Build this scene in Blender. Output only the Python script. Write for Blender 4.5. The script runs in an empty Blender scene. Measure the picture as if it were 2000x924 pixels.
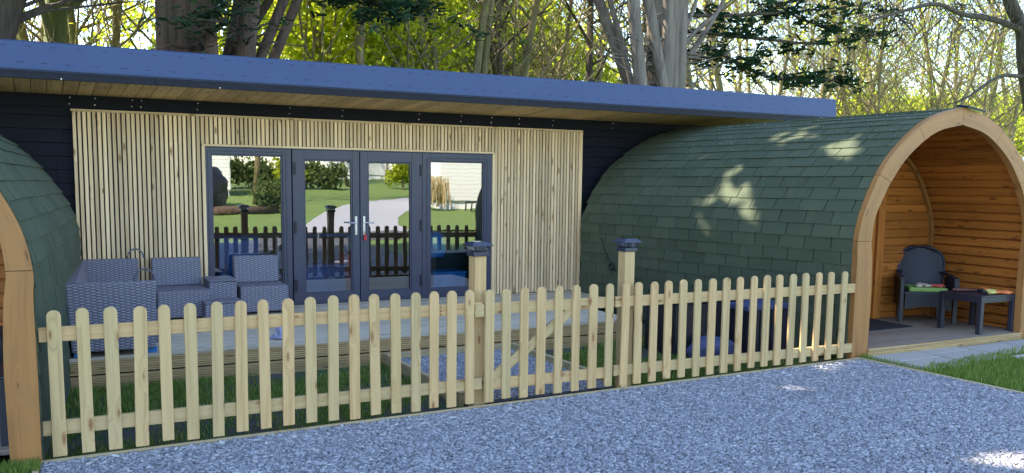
import bpy, bmesh, math, random
import numpy as np
from mathutils import Matrix, Vector
random.seed(7); rng = np.random.default_rng(11)
scn = bpy.context.scene
COL = scn.collection
PI = math.pi

# ------------------------------------------------------------------ camera
F, YAW, PITCH, ROLL, CAMH, PPY = 1760.0, math.radians(27.75), math.radians(6.55), 0.0131, 1.8, 551.0
Rm = Matrix.Rotation(-YAW, 3, 'Z') @ Matrix.Rotation(PI/2-PITCH, 3, 'X') @ Matrix.Rotation(ROLL, 3, 'Z')
cd = bpy.data.cameras.new('camera'); cam = bpy.data.objects.new('camera', cd); COL.objects.link(cam)
cam.matrix_world = Matrix.Translation((0, 0, CAMH)) @ Rm.to_4x4()
cd.sensor_width = 36.0; cd.lens = F/2000*36.0; cd.shift_y = (PPY-462)/2000; cd.clip_end = 2000; cd.clip_start = 0.05
scn.camera = cam
def at(px, py, y):                      # photo pixel -> the point of its ray on the plane at depth y
    d = Rm @ Vector(((px-1000)/F, -(py-PPY)/F, -1.0)); t = y/d.y
    return Vector((d.x*t, y, CAMH+d.z*t))

# ------------------------------------------------------------------ light
SUN = Vector((-0.55, 0.45, 0.70)).normalized()
w = bpy.data.worlds.new('World'); scn.world = w; w.use_nodes = True
nt = w.node_tree; bg = nt.nodes['Background']; sky = nt.nodes.new('ShaderNodeTexSky')
sky.sky_type = 'NISHITA'; sky.dust_density = .5; sky.sun_disc = False
sky.sun_elevation = math.asin(SUN.z); sky.sun_rotation = math.atan2(SUN.x, SUN.y)
nt.links.new(sky.outputs[0], bg.inputs[0]); bg.inputs[1].default_value = 0.15
sl = bpy.data.lights.new('sun', 'SUN'); sl.energy = 4.6; sl.angle = math.radians(0.53); sl.color = (1, .89, .72)
so = bpy.data.objects.new('sun', sl); COL.objects.link(so); so.rotation_euler = (-SUN).to_track_quat('-Z', 'Y').to_euler()
so.location = SUN*60
scn.view_settings.view_transform = 'Standard'; scn.view_settings.look = 'None'
scn.view_settings.exposure = 2.35; scn.view_settings.gamma = 1; scn.view_settings.use_curve_mapping = False
scn.render.engine = 'CYCLES'
scn.cycles.use_denoising = True; scn.cycles.denoising_input_passes = 'RGB_ALBEDO_NORMAL'; scn.cycles.denoising_prefilter = 'ACCURATE'; scn.cycles.max_bounces = 8; scn.cycles.transparent_max_bounces = 12
scn.cycles.sample_clamp_indirect = 6

# ------------------------------------------------------------------ materials
class NT:
    def __init__(s, name):
        s.m = bpy.data.materials.new(name); s.m.use_nodes = True; s.t = s.m.node_tree
        s.b = s.t.nodes['Principled BSDF']; s.out = s.t.nodes['Material Output']
    def n(s, ty, **kw):
        x = s.t.nodes.new(ty)
        for k, v in kw.items():
            if k.startswith('i_'):
                key = k[2:]; key = int(key) if key.isdigit() else key.replace('_', ' ')
                if hasattr(v, 'is_output') : s.t.links.new(v, x.inputs[key])
                else: x.inputs[key].default_value = v
            else: setattr(x, k, v)
        return x
    def link(s, a, b): s.t.links.new(a, b)
    def math(s, op, a, b=None, c=None, clamp=False):
        x = s.t.nodes.new('ShaderNodeMath'); x.operation = op; x.use_clamp = clamp
        for i, v in enumerate((a, b, c)):
            if v is None: continue
            if hasattr(v, 'is_output'): s.link(v, x.inputs[i])
            else: x.inputs[i].default_value = v
        return x.outputs[0]
    def mix(s, f, a, b, mode='MIX'):
        x = s.t.nodes.new('ShaderNodeMix'); x.data_type = 'RGBA'; x.blend_type = mode
        for k, v in ((0, f), (6, a), (7, b)):
            if hasattr(v, 'is_output'): s.link(v, x.inputs[k])
            else: x.inputs[k].default_value = v if k == 0 else (*v, 1)
        return x.outputs[2]
    def ramp(s, f, stops, interp='LINEAR'):
        x = s.t.nodes.new('ShaderNodeValToRGB'); x.color_ramp.interpolation = interp
        e = x.color_ramp.elements
        while len(e) < len(stops): e.new(.5)
        for el, (p, c) in zip(e, stops): el.position = p; el.color = (*c, 1) if len(c) == 3 else c
        s.link(f, x.inputs[0]); return x.outputs[0]
    def bump(s, h, st=.3, d=.01, nrm=None):
        x = s.t.nodes.new('ShaderNodeBump'); x.inputs['Strength'].default_value = st; x.inputs['Distance'].default_value = d
        s.link(h, x.inputs['Height'])
        if nrm: s.link(nrm, x.inputs['Normal'])
        return x.outputs[0]
    def noise(s, v, sc, det=3, rough=.5, dist=0):
        x = s.n('ShaderNodeTexNoise'); x.inputs['Scale'].default_value = sc; x.inputs['Detail'].default_value = det
        x.inputs['Roughness'].default_value = rough; x.inputs['Distortion'].default_value = dist
        if v is not None: s.link(v, x.inputs['Vector'])
        return x.outputs[0]
    def mapping(s, v, sc=(1, 1, 1), loc=(0, 0, 0)):
        x = s.n('ShaderNodeMapping'); s.link(v, x.inputs[0]); x.inputs['Scale'].default_value = sc; x.inputs['Location'].default_value = loc
        return x.outputs[0]
    def coord(s, k='Object'): return s.n('ShaderNodeTexCoord').outputs[k]
    def island(s): return s.n('ShaderNodeNewGeometry').outputs['Random Per Island']
    def fin(s, col, rough=.6, nrm=None, **kw):
        i = s.b.inputs
        if hasattr(col, 'is_output'): s.link(col, i['Base Color'])
        else: i['Base Color'].default_value = (*col, 1)
        if hasattr(rough, 'is_output'): s.link(rough, i['Roughness'])
        else: i['Roughness'].default_value = rough
        if nrm: s.link(nrm, i['Normal'])
        for k, v in kw.items(): i[k.replace('_', ' ')].default_value = v
        return s.m

def mul(c, k): return tuple(x*k for x in c)
def wood(name, c1, c2, knot=(.22, .1, .04), rough=.65, var=.25, green=0., knots=.45, dirt=0., grain=1.0, spec=.3):
    s = NT(name); uv = s.coord('UV'); rnd = s.n('ShaderNodeObjectInfo').outputs['Random']; isl = s.island()
    off = s.n('ShaderNodeCombineXYZ', i_0=s.math('MULTIPLY', isl, 37.), i_1=s.math('MULTIPLY', rnd, 53.))
    v = s.n('ShaderNodeVectorMath', operation='ADD', i_0=uv, i_1=off.outputs[0]).outputs[0]
    # knots
    kv = s.mapping(v, (2.6, 8.5, 1))
    vo = s.n('ShaderNodeTexVoronoi', voronoi_dimensions='2D'); s.link(kv, vo.inputs['Vector']); vo.inputs['Scale'].default_value = 1
    sep = s.n('ShaderNodeSeparateColor', i_0=vo.outputs['Color'])
    pick = s.math('GREATER_THAN', sep.outputs[0], 1-knots)
    size = s.math('MULTIPLY_ADD', sep.outputs[1], .10, .05)
    km = s.math('MULTIPLY', s.math('SUBTRACT', 1, s.math('DIVIDE', vo.outputs['Distance'], size), clamp=True), pick)
    kg = s.math('MULTIPLY', s.math('SUBTRACT', 1, s.math('MULTIPLY', vo.outputs['Distance'], 2.6), clamp=True), pick)
    # grain, bent round the knots
    warp = s.n('ShaderNodeCombineXYZ', i_1=s.math('MULTIPLY', kg, .10))
    v2 = s.n('ShaderNodeVectorMath', operation='ADD', i_0=v, i_1=warp.outputs[0]).outputs[0]
    g1 = s.noise(s.mapping(v2, (.9, 26*grain, 1)), 1, 3, .5, .6); g2 = s.noise(s.mapping(v2, (3, 120*grain, 1)), 1, 2)
    g = s.math('ADD', s.math('MULTIPLY', g1, .75), s.math('MULTIPLY', g2, .25))
    col = s.ramp(g, [(.3, c2), (.52, c1), (.72, mul(c1, 1.12))])
    bl = s.noise(s.mapping(v, (1.3, 3, 1)), 1, 2)
    col = s.mix(s.math('MULTIPLY', bl, .35), col, c2)
    vv = s.math('MULTIPLY_ADD', isl, var, 1-var/2)
    r2 = s.n('ShaderNodeTexWhiteNoise', noise_dimensions='2D', i_Vector=off.outputs[0])
    if green: col = s.mix(s.math('MULTIPLY', r2.outputs['Value'], green), col, (.33, .36, .2))
    col = s.mix(1., col, s.n('ShaderNodeCombineColor', i_0=vv, i_1=vv, i_2=vv).outputs[0], 'MULTIPLY')
    col = s.mix(s.math('MULTIPLY', s.math('POWER', kg, 3), .45), col, mul(c2, .7))
    col = s.mix(s.math('MULTIPLY', s.math('POWER', km, .45), .85), col, knot)
    if dirt:
        dn = s.noise(s.coord('Object'), 5, 4, .65)
        col = s.mix(s.math('MULTIPLY', s.math('GREATER_THAN', dn, .56), dirt), col, (.12, .11, .09))
    return s.fin(col, rough, s.bump(g, .25, .002), Specular_IOR_Level=spec)

M = {}
M['pine'] = wood('treated_pine', (.69, .455, .22), (.45, .26, .105), (.22, .085, .03), .7, .55, .3, .45)
M['slat'] = wood('larch_slats', (.88, .625, .36), (.60, .38, .185), (.2, .085, .028), .7, .5, .10, .3)
M['deckwood'] = wood('weathered_decking', (.56, .46, .345), (.38, .295, .205), (.13, .09, .05), .75, .2, .1)
M['deckface'] = wood('deck_edge_board', (.50, .335, .155), (.34, .21, .09), (.16, .08, .04), .75, .25, .15)
M['soffit'] = wood('soffit_boards', (.86, .58, .26), (.64, .40, .16), (.25, .12, .05), .6, .34, 0)
M['amber'] = wood('amber_stained_timber', (.47, .165, .031), (.26, .085, .014), (.05, .018, .007), .5, .4, 0, .6, .0, .7, .4)
M['archwood'] = wood('honey_stained_timber', (.35, .16, .048), (.24, .10, .028), (.09, .035, .014), .5, .14, 0, .4, .06, .6, .4)
M['timber'] = wood('edging_timber', (.46, .35, .20), (.34, .245, .125), (.2, .12, .07), .75, .2, .2)
M['porch'] = wood('grey_porch_boards', (.30, .235, .18), (.20, .155, .115), (.09, .06, .04), .6, .2, 0, .2)

def plain(name, c, rough=.5, nscale=0, namp=.15, metal=0., bump=0., spec=.5, coat=0.):
    s = NT(name); col = c; nrm = None
    if nscale:
        o = s.coord(); n = s.noise(o, nscale, 4, .6)
        col = s.mix(n, mul(c, 1-namp), mul(c, 1+namp))
        if bump: nrm = s.bump(n, bump, .004)
    return s.fin(col, rough, nrm, Metallic=metal, Specular_IOR_Level=spec, Coat_Weight=coat)
M['navy_alu'] = plain('anthracite_aluminium', (.050, .052, .082), .38, 30, .06)
M['hinge'] = plain('black_hinge', (.01, .01, .014), .4)
M['steel'] = plain('brushed_steel', (.62, .63, .66), .28, 0, 0, .9)
M['fascia_black'] = plain('dark_painted_board', (.010, .011, .020), .6, 14, .35, 0, .2, .25)
M['dark_void'] = plain('black_membrane', (.008, .008, .01), .8)
M['red_tag'] = plain('red_tag', (.55, .03, .025), .5)
M['capblack'] = plain('lamp_cap_plastic', (.03, .033, .06), .3, 40, .2)
M['charcoal'] = plain('charcoal_plastic', (.018, .019, .033), .45, 60, .2)
M['white_paint'] = plain('white_panel', (.78, .79, .8), .5)
M['screw'] = plain('bright_screw_head', (.85, .8, .7), .3, 0, 0, .6)
M['mat'] = plain('door_mat', (.012, .013, .022), .95, 180, .5, 0, .5)
M['cushion'] = plain('lime_cushion', (.24, .36, .09), .8, 90, .15, 0, .2)
M['blue_plastic'] = plain('blue_plastic', (.015, .16, .42), .4)
M['blue_film'] = plain('blue_film', (.05, .32, .68), .25, 6, .4)
M['red_plastic'] = plain('red_plastic', (.42, .02, .035), .45)
M['dark_green'] = plain('dark_green_fabric', (.02, .045, .04), .7, 20, .3)
M['bag'] = plain('blue_grey_sack', (.05, .062, .14), .55, 22, .4, 0, .5)
M['black_plastic'] = plain('black_plastic', (.010, .010, .016), .5, 20, .2)
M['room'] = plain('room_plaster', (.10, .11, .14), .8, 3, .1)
M['yellow_knit'] = plain('yellow_knit', (.75, .68, .2), .8, 60, .2)
M['orange_rubber'] = plain('orange_rubber', (.75, .2, .06), .6, 40, .2)
M['brown_leather'] = plain('brown_leather', (.14, .055, .045), .6, 40, .3)
M['cream_knit'] = plain('cream_knit', (.62, .52, .42), .85, 60, .2)
M['red_knit'] = plain('red_knit', (.6, .1, .07), .8, 60, .2)
M['clear_film'] = plain('clear_film', (.3, .3, .42), .15, 30, .3, 0, 1.)
M['cable'] = plain('black_cable', (.01, .01, .012), .5)
M['solar'] = plain('solar_cell', (.012, .014, .05), .15)

def glass(name, refl, tint, wav=0.):
    s = NT(name); t = s.t; t.nodes.remove(s.b)
    tr = s.n('ShaderNodeBsdfTransparent', i_0=(*tint, 1)); gl = s.n('ShaderNodeBsdfGlossy', i_Roughness=0.0)
    fr = s.n('ShaderNodeFresnel', i_IOR=1.5)
    f = s.math('ADD', fr.outputs[0], refl, clamp=True)
    if wav:
        o = s.coord(); n = s.noise(s.mapping(o, (1, 1, 1.)), 2.6, 2)
        b = s.bump(n, 1., wav); s.link(b, gl.inputs['Normal'])
    mx = s.n('ShaderNodeMixShader'); s.link(f, mx.inputs[0]); s.link(tr.outputs[0], mx.inputs[1]); s.link(gl.outputs[0], mx.inputs[2])
    s.link(mx.outputs[0], s.out.inputs[0]); return s.m
M['pane'] = glass('double_glazing', .30, (.70, .82, .95), .00035)
M['lens'] = glass('clear_lens', .25, (.85, .87, .92))

def shingles():
    s = NT('green_felt_shingles'); o = s.coord(); isl = s.island()
    fine = s.noise(o, 220, 3, .7); blot = s.noise(o, 2.2, 4, .6); st = s.noise(s.mapping(o, (6, 6, 1.2)), 1, 4, .65)
    c = s.mix(isl, (.058, .074, .040), (.088, .104, .060))
    c = s.mix(s.math('MULTIPLY', fine, .55), c, (.025, .043, .026))
    c = s.mix(s.math('MULTIPLY', s.math('SUBTRACT', st, .52, clamp=True), 2.2, clamp=True), c, (.10, .115, .06))
    c = s.mix(s.math('MULTIPLY', blot, .3), c, (.078, .09, .065))
    return s.fin(c, .85, s.bump(fine, .6, .004), Specular_IOR_Level=.35)
M['shingle'] = shingles()

def felt():
    s = NT('blue_grey_roof_felt'); o = s.coord(); n = s.noise(o, 120, 3, .6); b = s.noise(o, 1.4, 3)
    c = s.mix(b, (.027, .05, .135), (.038, .066, .162)); c = s.mix(s.math('MULTIPLY', n, .25), c, (.025, .045, .10))
    return s.fin(c, .6, s.bump(n, .25, .002))
M['felt'] = felt()

def wicker():
    s = NT('grey_wicker'); uv = s.coord('UV'); sx = s.n('ShaderNodeSeparateXYZ', i_0=uv)
    wob = s.noise(s.mapping(uv, (9, 9, 1)), 1, 2)
    cell = s.math('DIVIDE', sx.outputs[0], .045)
    par = s.math('MODULO', s.math('FLOOR', s.math('ABSOLUTE', cell)), 2)
    ph = s.math('ADD', s.math('ADD', s.math('DIVIDE', sx.outputs[1], .025), s.math('MULTIPLY', par, .5)), s.math('MULTIPLY', wob, .35))
    h = s.math('MULTIPLY_ADD', s.math('SINE', s.math('MULTIPLY', ph, 2*PI)), .5, .5)
    arch = s.math('SINE', s.math('MULTIPLY', s.math('FRACT', s.math('ABSOLUTE', cell)), PI))      # strands dive under the uprights
    hh = s.math('MULTIPLY', h, s.math('MULTIPLY_ADD', arch, .6, .4))
    n = s.noise(s.mapping(uv, (4, 70, 1)), 1, 2)
    c = s.ramp(hh, [(.0, (.065, .06, .08)), (.45, (.19, .175, .212)), (1, (.31, .285, .33))])
    c = s.mix(s.math('MULTIPLY', n, .35), c, (.15, .14, .17))
    return s.fin(c, .5, s.bump(hh, .7, .006))
M['wicker'] = wicker()
def rattan():
    s = NT('moulded_rattan'); uv = s.coord('UV')
    br = s.n('ShaderNodeTexBrick', offset=.5, offset_frequency=2); s.link(uv, br.inputs['Vector'])
    br.inputs['Scale'].default_value = 1; br.inputs['Brick Width'].default_value = .045; br.inputs['Row Height'].default_value = .019
    br.inputs['Mortar Size'].default_value = .003; br.inputs['Mortar Smooth'].default_value = .8
    br.inputs['Color1'].default_value = (.020, .021, .036, 1); br.inputs['Color2'].default_value = (.026, .027, .044, 1); br.inputs['Mortar'].default_value = (.006, .006, .011, 1)
    return s.fin(br.outputs['Color'], .42, s.bump(s.math('SUBTRACT', 1, br.outputs['Fac']), .8, .006))
M['rattan'] = rattan()

def stone(name, ramp):
    s = NT(name); c = s.ramp(s.island(), ramp); n = s.noise(s.coord(), 160, 3)
    c = s.mix(s.math('MULTIPLY', n, .3), c, (.10, .11, .14)); return s.fin(c, .75, s.bump(n, .3, .003))
M['stone'] = stone('slate_chippings', [(0, (.15, .147, .16)), (.35, (.27, .26, .282)), (.75, (.385, .37, .388)), (.96, (.47, .45, .46)), (1, (.55, .53, .5))])
def gravelbase():
    s = NT('gravel_bed'); o = s.coord(); vo = s.n('ShaderNodeTexVoronoi'); s.link(o, vo.inputs['Vector']); vo.inputs['Scale'].default_value = 60
    c = s.ramp(s.n('ShaderNodeSeparateColor', i_0=vo.outputs['Color']).outputs[0], [(0, (.05, .052, .06)), (.6, (.12, .12, .135)), (1, (.2, .2, .215))])
    return s.fin(c, .85, s.bump(vo.outputs['Distance'], 1., .02))
M['gravelbase'] = gravelbase()
def groundmat():
    s = NT('turf_ground'); o = s.coord(); n = s.noise(o, 1.1, 5, .6); f = s.noise(o, 45, 4, .7)
    c = s.mix(f, (.085, .14, .03), (.16, .25, .05)); c = s.mix(s.math('MULTIPLY', s.math('SUBTRACT', n, .5, clamp=True), 3, clamp=True), c, (.20, .24, .07))
    return s.fin(c, .95, s.bump(f, .8, .03))
M['turf'] = groundmat()
def soilmat():
    s = NT('bare_soil'); o = s.coord(); n = s.noise(o, 2.2, 5, .6); f = s.noise(o, 60, 4, .7)
    c = s.mix(f, (.035, .03, .022), (.11, .10, .085)); c = s.mix(s.math('GREATER_THAN', n, .53), c, s.mix(f, (.02, .05, .015), (.05, .10, .03)))
    return s.fin(c, .95, s.bump(f, .8, .03))
M['soil'] = soilmat()
def leaf(name, ramp, tr=.5, trc=1.5):
    s = NT(name); t = s.t; t.nodes.remove(s.b); c = s.ramp(s.island(), ramp)
    d = s.n('ShaderNodeBsdfDiffuse'); l = s.n('ShaderNodeBsdfTranslucent'); s.link(c, d.inputs[0])
    s.link(s.mix(1., c, (trc, trc, trc*.55), 'MULTIPLY'), l.inputs[0])
    mx = s.n('ShaderNodeMixShader', i_0=tr); s.link(d.outputs[0], mx.inputs[1]); s.link(l.outputs[0], mx.inputs[2]); s.link(mx.outputs[0], s.out.inputs[0])
    return s.m
M['grass'] = leaf('grass_blade', [(0, (.10, .155, .03)), (.6, (.175, .265, .06)), (.93, (.26, .31, .09)), (1, (.42, .36, .16))], .35, 1.3)
M['spring'] = leaf('spring_leaf', [(0, (.12, .16, .018)), (.5, (.25, .29, .032)), (1, (.40, .40, .07))], .62, 2.6)
M['hedgeleaf'] = leaf('hedge_leaf', [(0, (.05, .085, .03)), (.6, (.10, .145, .05)), (1, (.18, .215, .09))], .4, 1.4)
M['needle'] = leaf('cypress_spray', [(0, (.012, .03, .018)), (.6, (.025, .055, .03)), (1, (.05, .085, .035))], .2, 1.2)
M['reed'] = leaf('dry_reed', [(0, (.35, .27, .14)), (1, (.55, .45, .27))], .3, 1.)
def bark(name, c1, c2, sc=1., moss=0.):
    s = NT(name); o = s.coord(); n = s.noise(s.mapping(o, (14*sc, 14*sc, 1.3*sc)), 1, 5, .65, .4); n2 = s.noise(o, 1.3, 3)
    c = s.ramp(n, [(.32, c2), (.6, c1), (.8, mul(c1, 1.25))]); c = s.mix(s.math('MULTIPLY', n2, .35), c, c2)
    if moss: c = s.mix(s.math('MULTIPLY', s.math('SUBTRACT', s.noise(o, 2.5, 3), .4, clamp=True), 4*moss, clamp=True), c, (.10, .12, .03))
    return s.fin(c, .9, s.bump(n, .9, .05))
M['bark_red'] = bark('cypress_bark', (.115, .074, .052), (.04, .026, .02), .6)
M['bark_grey'] = bark('grey_cypress_bark', (.24, .20, .165), (.10, .08, .065), .7)
M['bark_pale'] = bark('pale_bark', (.30, .235, .125), (.12, .09, .045), 1., .5)
M['bark_moss'] = bark('mossy_bark', (.15, .15, .06), (.06, .055, .03), 1., 1.)
M['bark_dark'] = bark('dark_bark', (.10, .075, .055), (.035, .028, .022), 1.)
def slabmat():
    s = NT('grey_slab'); o = s.coord(); n = s.noise(o, 4, 5, .6); f = s.noise(o, 90, 3)
    c = s.mix(n, (.37, .325, .28), (.53, .465, .40)); c = s.mix(s.math('MULTIPLY', f, .3), c, (.2, .2, .2)); c = s.mix(s.math('MULTIPLY', s.n('ShaderNodeObjectInfo').outputs['Random'], .5), c, (.27, .25, .22)); return s.fin(c, .8, s.bump(f, .3, .004))
M['slab'] = slabmat()
def cladmat():
    s = NT('white_caravan_cladding'); o = s.coord(); z = s.n('ShaderNodeSeparateXYZ', i_0=o).outputs[2]
    g = s.math('LESS_THAN', s.math('FRACT', s.math('MULTIPLY', z, 5.5)), .1)
    return s.fin(s.mix(g, (.76, .77, .74), (.42, .43, .42)), .5)
M['clad'] = cladmat()
def blackboard():
    s = NT('black_stained_boards'); o = s.coord(); n = s.noise(s.mapping(o, (1.5, 1, 30)), 1, 4, .6); isl = s.island()
    c = s.mix(n, (.004, .0045, .009), (.011, .012, .021)); c = s.mix(s.math('MULTIPLY', isl, .4), c, (.007, .008, .014))
    s.b.inputs['Specular IOR Level'].default_value = .2
    return s.fin(c, .7, s.bump(n, .3, .003))
M['blackboard'] = blackboard()

# ------------------------------------------------------------------ mesh building
class MB:
    def __init__(s): s.v = []; s.f = []; s.uv = []
    def poly(s, pts, uv=None):
        b = len(s.v); s.v += [tuple(p) for p in pts]; s.f.append(tuple(range(b, b+len(pts)))); s.uv.append(uv or [(0, 0)]*len(pts))
    def box(s, x0, x1, y0, y1, z0, z1, m=None, grain=None):
        c = [(x, y, z) for z in (z0, z1) for y in (y0, y1) for x in (x0, x1)]
        dims = (abs(x1-x0), abs(y1-y0), abs(z1-z0)); g = dims.index(max(dims)) if grain is None else grain
        ou, ov = random.random()*9, random.random()*9
        b = len(s.v); s.v += [tuple(m @ Vector(p)) if m else p for p in c]
        for q, ax in (((0, 2, 3, 1), 2), ((4, 5, 7, 6), 2), ((0, 1, 5, 4), 1), ((2, 6, 7, 3), 1), ((0, 4, 6, 2), 0), ((1, 3, 7, 5), 0)):
            o = [a for a in (0, 1, 2) if a != ax]; u = g if g in o else o[0]; vv = [a for a in o if a != u][0]
            s.f.append(tuple(b+i for i in q)); s.uv.append([(c[i][u]+ou, c[i][vv]+ov) for i in q])
        return s
    def prism(s, outl, y0, y1, m=None, grain='v'):      # outline in x,z pushed from y0 to y1
        n = len(outl); b = len(s.v); ou, ov = random.random()*9, random.random()*9
        for y in (y0, y1): s.v += [tuple(m @ Vector((x, y, z))) if m else (x, y, z) for x, z in outl]
        U = (lambda x, z: (z+ou, x+ov)) if grain == 'v' else (lambda x, z: (x+ou, z+ov))
        s.f.append(tuple(range(b, b+n))); s.uv.append([U(*p) for p in outl])
        s.f.append(tuple(range(b+2*n-1, b+n-1, -1))); s.uv.append([U(*p) for p in outl[::-1]])
        for i in range(n):
            j = (i+1) % n; s.f.append((b+j, b+i, b+n+i, b+n+j)); a, c = U(*outl[j]), U(*outl[i]); t = abs(y1-y0)
            s.uv.append([a, c, (c[0], c[1]+t), (a[0], a[1]+t)])
        return s
    def tube(s, pts, rad, n=8, cap=True, squash=None):
        pts = [Vector(p) for p in pts]; rings = []; b = len(s.v); L = 0; up = Vector((0, 0, 1))
        for i, p in enumerate(pts):
            d = (pts[min(i+1, len(pts)-1)]-pts[max(i-1, 0)]).normalized()
            a = d.cross(up) if abs(d.dot(up)) < .95 else d.cross(Vector((1, 0, 0)))
            a.normalize(); e = a.cross(d); r = rad[i] if hasattr(rad, '__len__') else rad
            for k in range(n):
                t = 2*PI*k/n; s.v.append(tuple(p+a*(r*math.cos(t))+e*(r*math.sin(t)*(squash or 1))))
        for i in range(len(pts)-1):
            l2 = L+(pts[i+1]-pts[i]).length
            for k in range(n):
                k2 = (k+1) % n
                s.f.append((b+i*n+k, b+i*n+k2, b+(i+1)*n+k2, b+(i+1)*n+k)); s.uv.append([(L, k/n), (L, (k+1)/n), (l2, (k+1)/n), (l2, k/n)])
            L = l2
        if cap:
            s.f.append(tuple(b+k for k in range(n-1, -1, -1))); s.uv.append([(0, 0)]*n)
            e0 = b+(len(pts)-1)*n; s.f.append(tuple(e0+k for k in range(n))); s.uv.append([(0, 0)]*n)
        return s
    def grid(s, P, uvf=None, flip=False):               # P[i][j] points
        ni, nj = len(P), len(P[0]); b = len(s.v)
        for r in P: s.v += [tuple(p) for p in r]
        for i in range(ni-1):
            for j in range(nj-1):
                q = [(i, j), (i, j+1), (i+1, j+1), (i+1, j)]
                if flip: q = q[::-1]
                s.f.append(tuple(b+a*nj+c for a, c in q)); s.uv.append([uvf(a, c) if uvf else (0, 0) for a, c in q])
        return s
    def build(s, name, mat, parent=None, bevel=0, smooth=False, solid=0):
        me = bpy.data.meshes.new(name); me.from_pydata(s.v, [], s.f); me.update()
        ul = me.uv_layers.new(name='uv'); ul.data.foreach_set('uv', np.array([c for f in s.uv for c in f], 'f').ravel())
        if smooth: me.polygons.foreach_set('use_smooth', [True]*len(me.polygons))
        return link(name, me, mat, parent, bevel, solid)
def link(name, me, mat, parent=None, bevel=0, solid=0):
    o = bpy.data.objects.new(name, me); COL.objects.link(o)
    if mat is not None: me.materials.append(M[mat] if isinstance(mat, str) else mat)
    if parent: o.parent = parent
    if solid: md = o.modifiers.new('solid', 'SOLIDIFY'); md.thickness = solid
    if bevel: md = o.modifiers.new('bevel', 'BEVEL'); md.width = bevel; md.segments = 2; md.limit_method = 'ANGLE'
    return o
def np_mesh(name, V, Fq, mat, parent=None, smooth=False):
    me = bpy.data.meshes.new(name); nf, k = Fq.shape
    me.vertices.add(len(V)); me.vertices.foreach_set('co', np.ascontiguousarray(V, 'f').ravel())
    me.loops.add(nf*k); me.loops.foreach_set('vertex_index', np.ascontiguousarray(Fq, 'i').ravel())
    me.polygons.add(nf); me.polygons.foreach_set('loop_start', np.arange(0, nf*k, k, dtype='i')); me.polygons.foreach_set('loop_total', np.full(nf, k, 'i'))
    me.update(calc_edges=True); me.validate()
    if smooth: me.polygons.foreach_set('use_smooth', np.ones(nf, bool))
    return link(name, me, mat, parent)
def tag(o, label=None, cat=None, group=None, kind=None):
    for k, v in (('label', label), ('category', cat), ('group', group), ('kind', kind)):
        if v: o[k] = v
    return o
def thing(name, label, cat, loc=(0, 0, 0), rotz=0, group=None):
    o = bpy.data.objects.new(name, None); COL.objects.link(o); o.empty_display_size = .1
    o.location = loc; o.rotation_euler = (0, 0, rotz); return tag(o, label, cat, group)
def dup(root, loc, rotz=None, label=None, scale=None):
    kids = [(o, o.parent) for o in list(COL.objects)]
    r = root.copy(); COL.objects.link(r); r.location = loc
    if rotz is not None: r.rotation_euler = (0, 0, rotz)
    if scale: r.scale = scale
    if label: r['label'] = label
    for ch, p in kids:
        if p == root:
            c = ch.copy(); COL.objects.link(c); c.parent = r
            for g, p2 in kids:
                if p2 == ch: d = g.copy(); COL.objects.link(d); d.parent = c
    return r
def struct(o): o['kind'] = 'structure'; return o
def sheet(name, pts, z, mat):
    mb = MB(); mb.poly([(x, y, z) for x, y in pts], [(x, y) for x, y in pts]); return struct(mb.build(name, mat))
def catmull(pts, n=5):
    P = [Vector(p) for p in pts]; P = [P[0]*2-P[1]]+P+[P[-1]*2-P[-2]]; out = []
    for i in range(1, len(P)-2):
        for k in range(n):
            t = k/n; a, b, c, d = P[i-1:i+3]
            out.append(.5*((2*b)+(c-a)*t+(2*a-5*b+4*c-d)*t*t+(3*b-a-3*c+d)*t**3))
    return out+[P[-2]]
def quads(C, A, B):                                     # centres, half axes -> verts, faces
    V = np.stack([C-A-B, C+A-B, C+A+B, C-A+B], 1).reshape(-1, 3); return V, np.arange(len(V)).reshape(-1, 4)
def runit(n):
    v = rng.normal(size=(n, 3)); return v/np.linalg.norm(v, axis=1)[:, None]
def leafquads(C, size, flat=0.):
    n = len(C); a = runit(n); b = np.cross(a, runit(n)); b /= np.linalg.norm(b, axis=1)[:, None]+1e-9
    s = size*(.6+.8*rng.random((n, 1)))
    return quads(C, a*s*.5, b*s*.32)

# ------------------------------------------------------------------ ground
sheet('ground', [(-150, -150), (200, -150), (200, 200), (-150, 200)], -.09, 'turf')
FY = lambda x: 6.22+.032*(x-.04)                        # the fence line
sheet('yard_soil', [(-3, 6.1), (-.1, FY(-.1)-.06), (7.42, 6.38), (7.42, 11.2), (-3, 11.2)], -.06, 'soil')
gxr = lambda y: 7.42+(6.40-y)*.045
sheet('gravel_bed', [(-.07, 6.17), (-.07, 2), (-9, 1), (-9, -2.5), (5, -3.2), (7.3, -7), (11.3, -7), (9.2, -3), (gxr(-3), -3), (gxr(6.4), 6.38)], -.012, 'gravelbase')
sheet('lawn', [(gxr(6.4)+.02, 6.42), (gxr(-3)+.02, -3), (30, -3), (30, 7.2), (10.5, 7.2)], -.025, 'turf')
sheet('path_bed', [(3.02, 6.44), (4.44, 6.48), (4.40, 8.39), (3.02, 8.39)], -.02, 'gravelbase')

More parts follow.
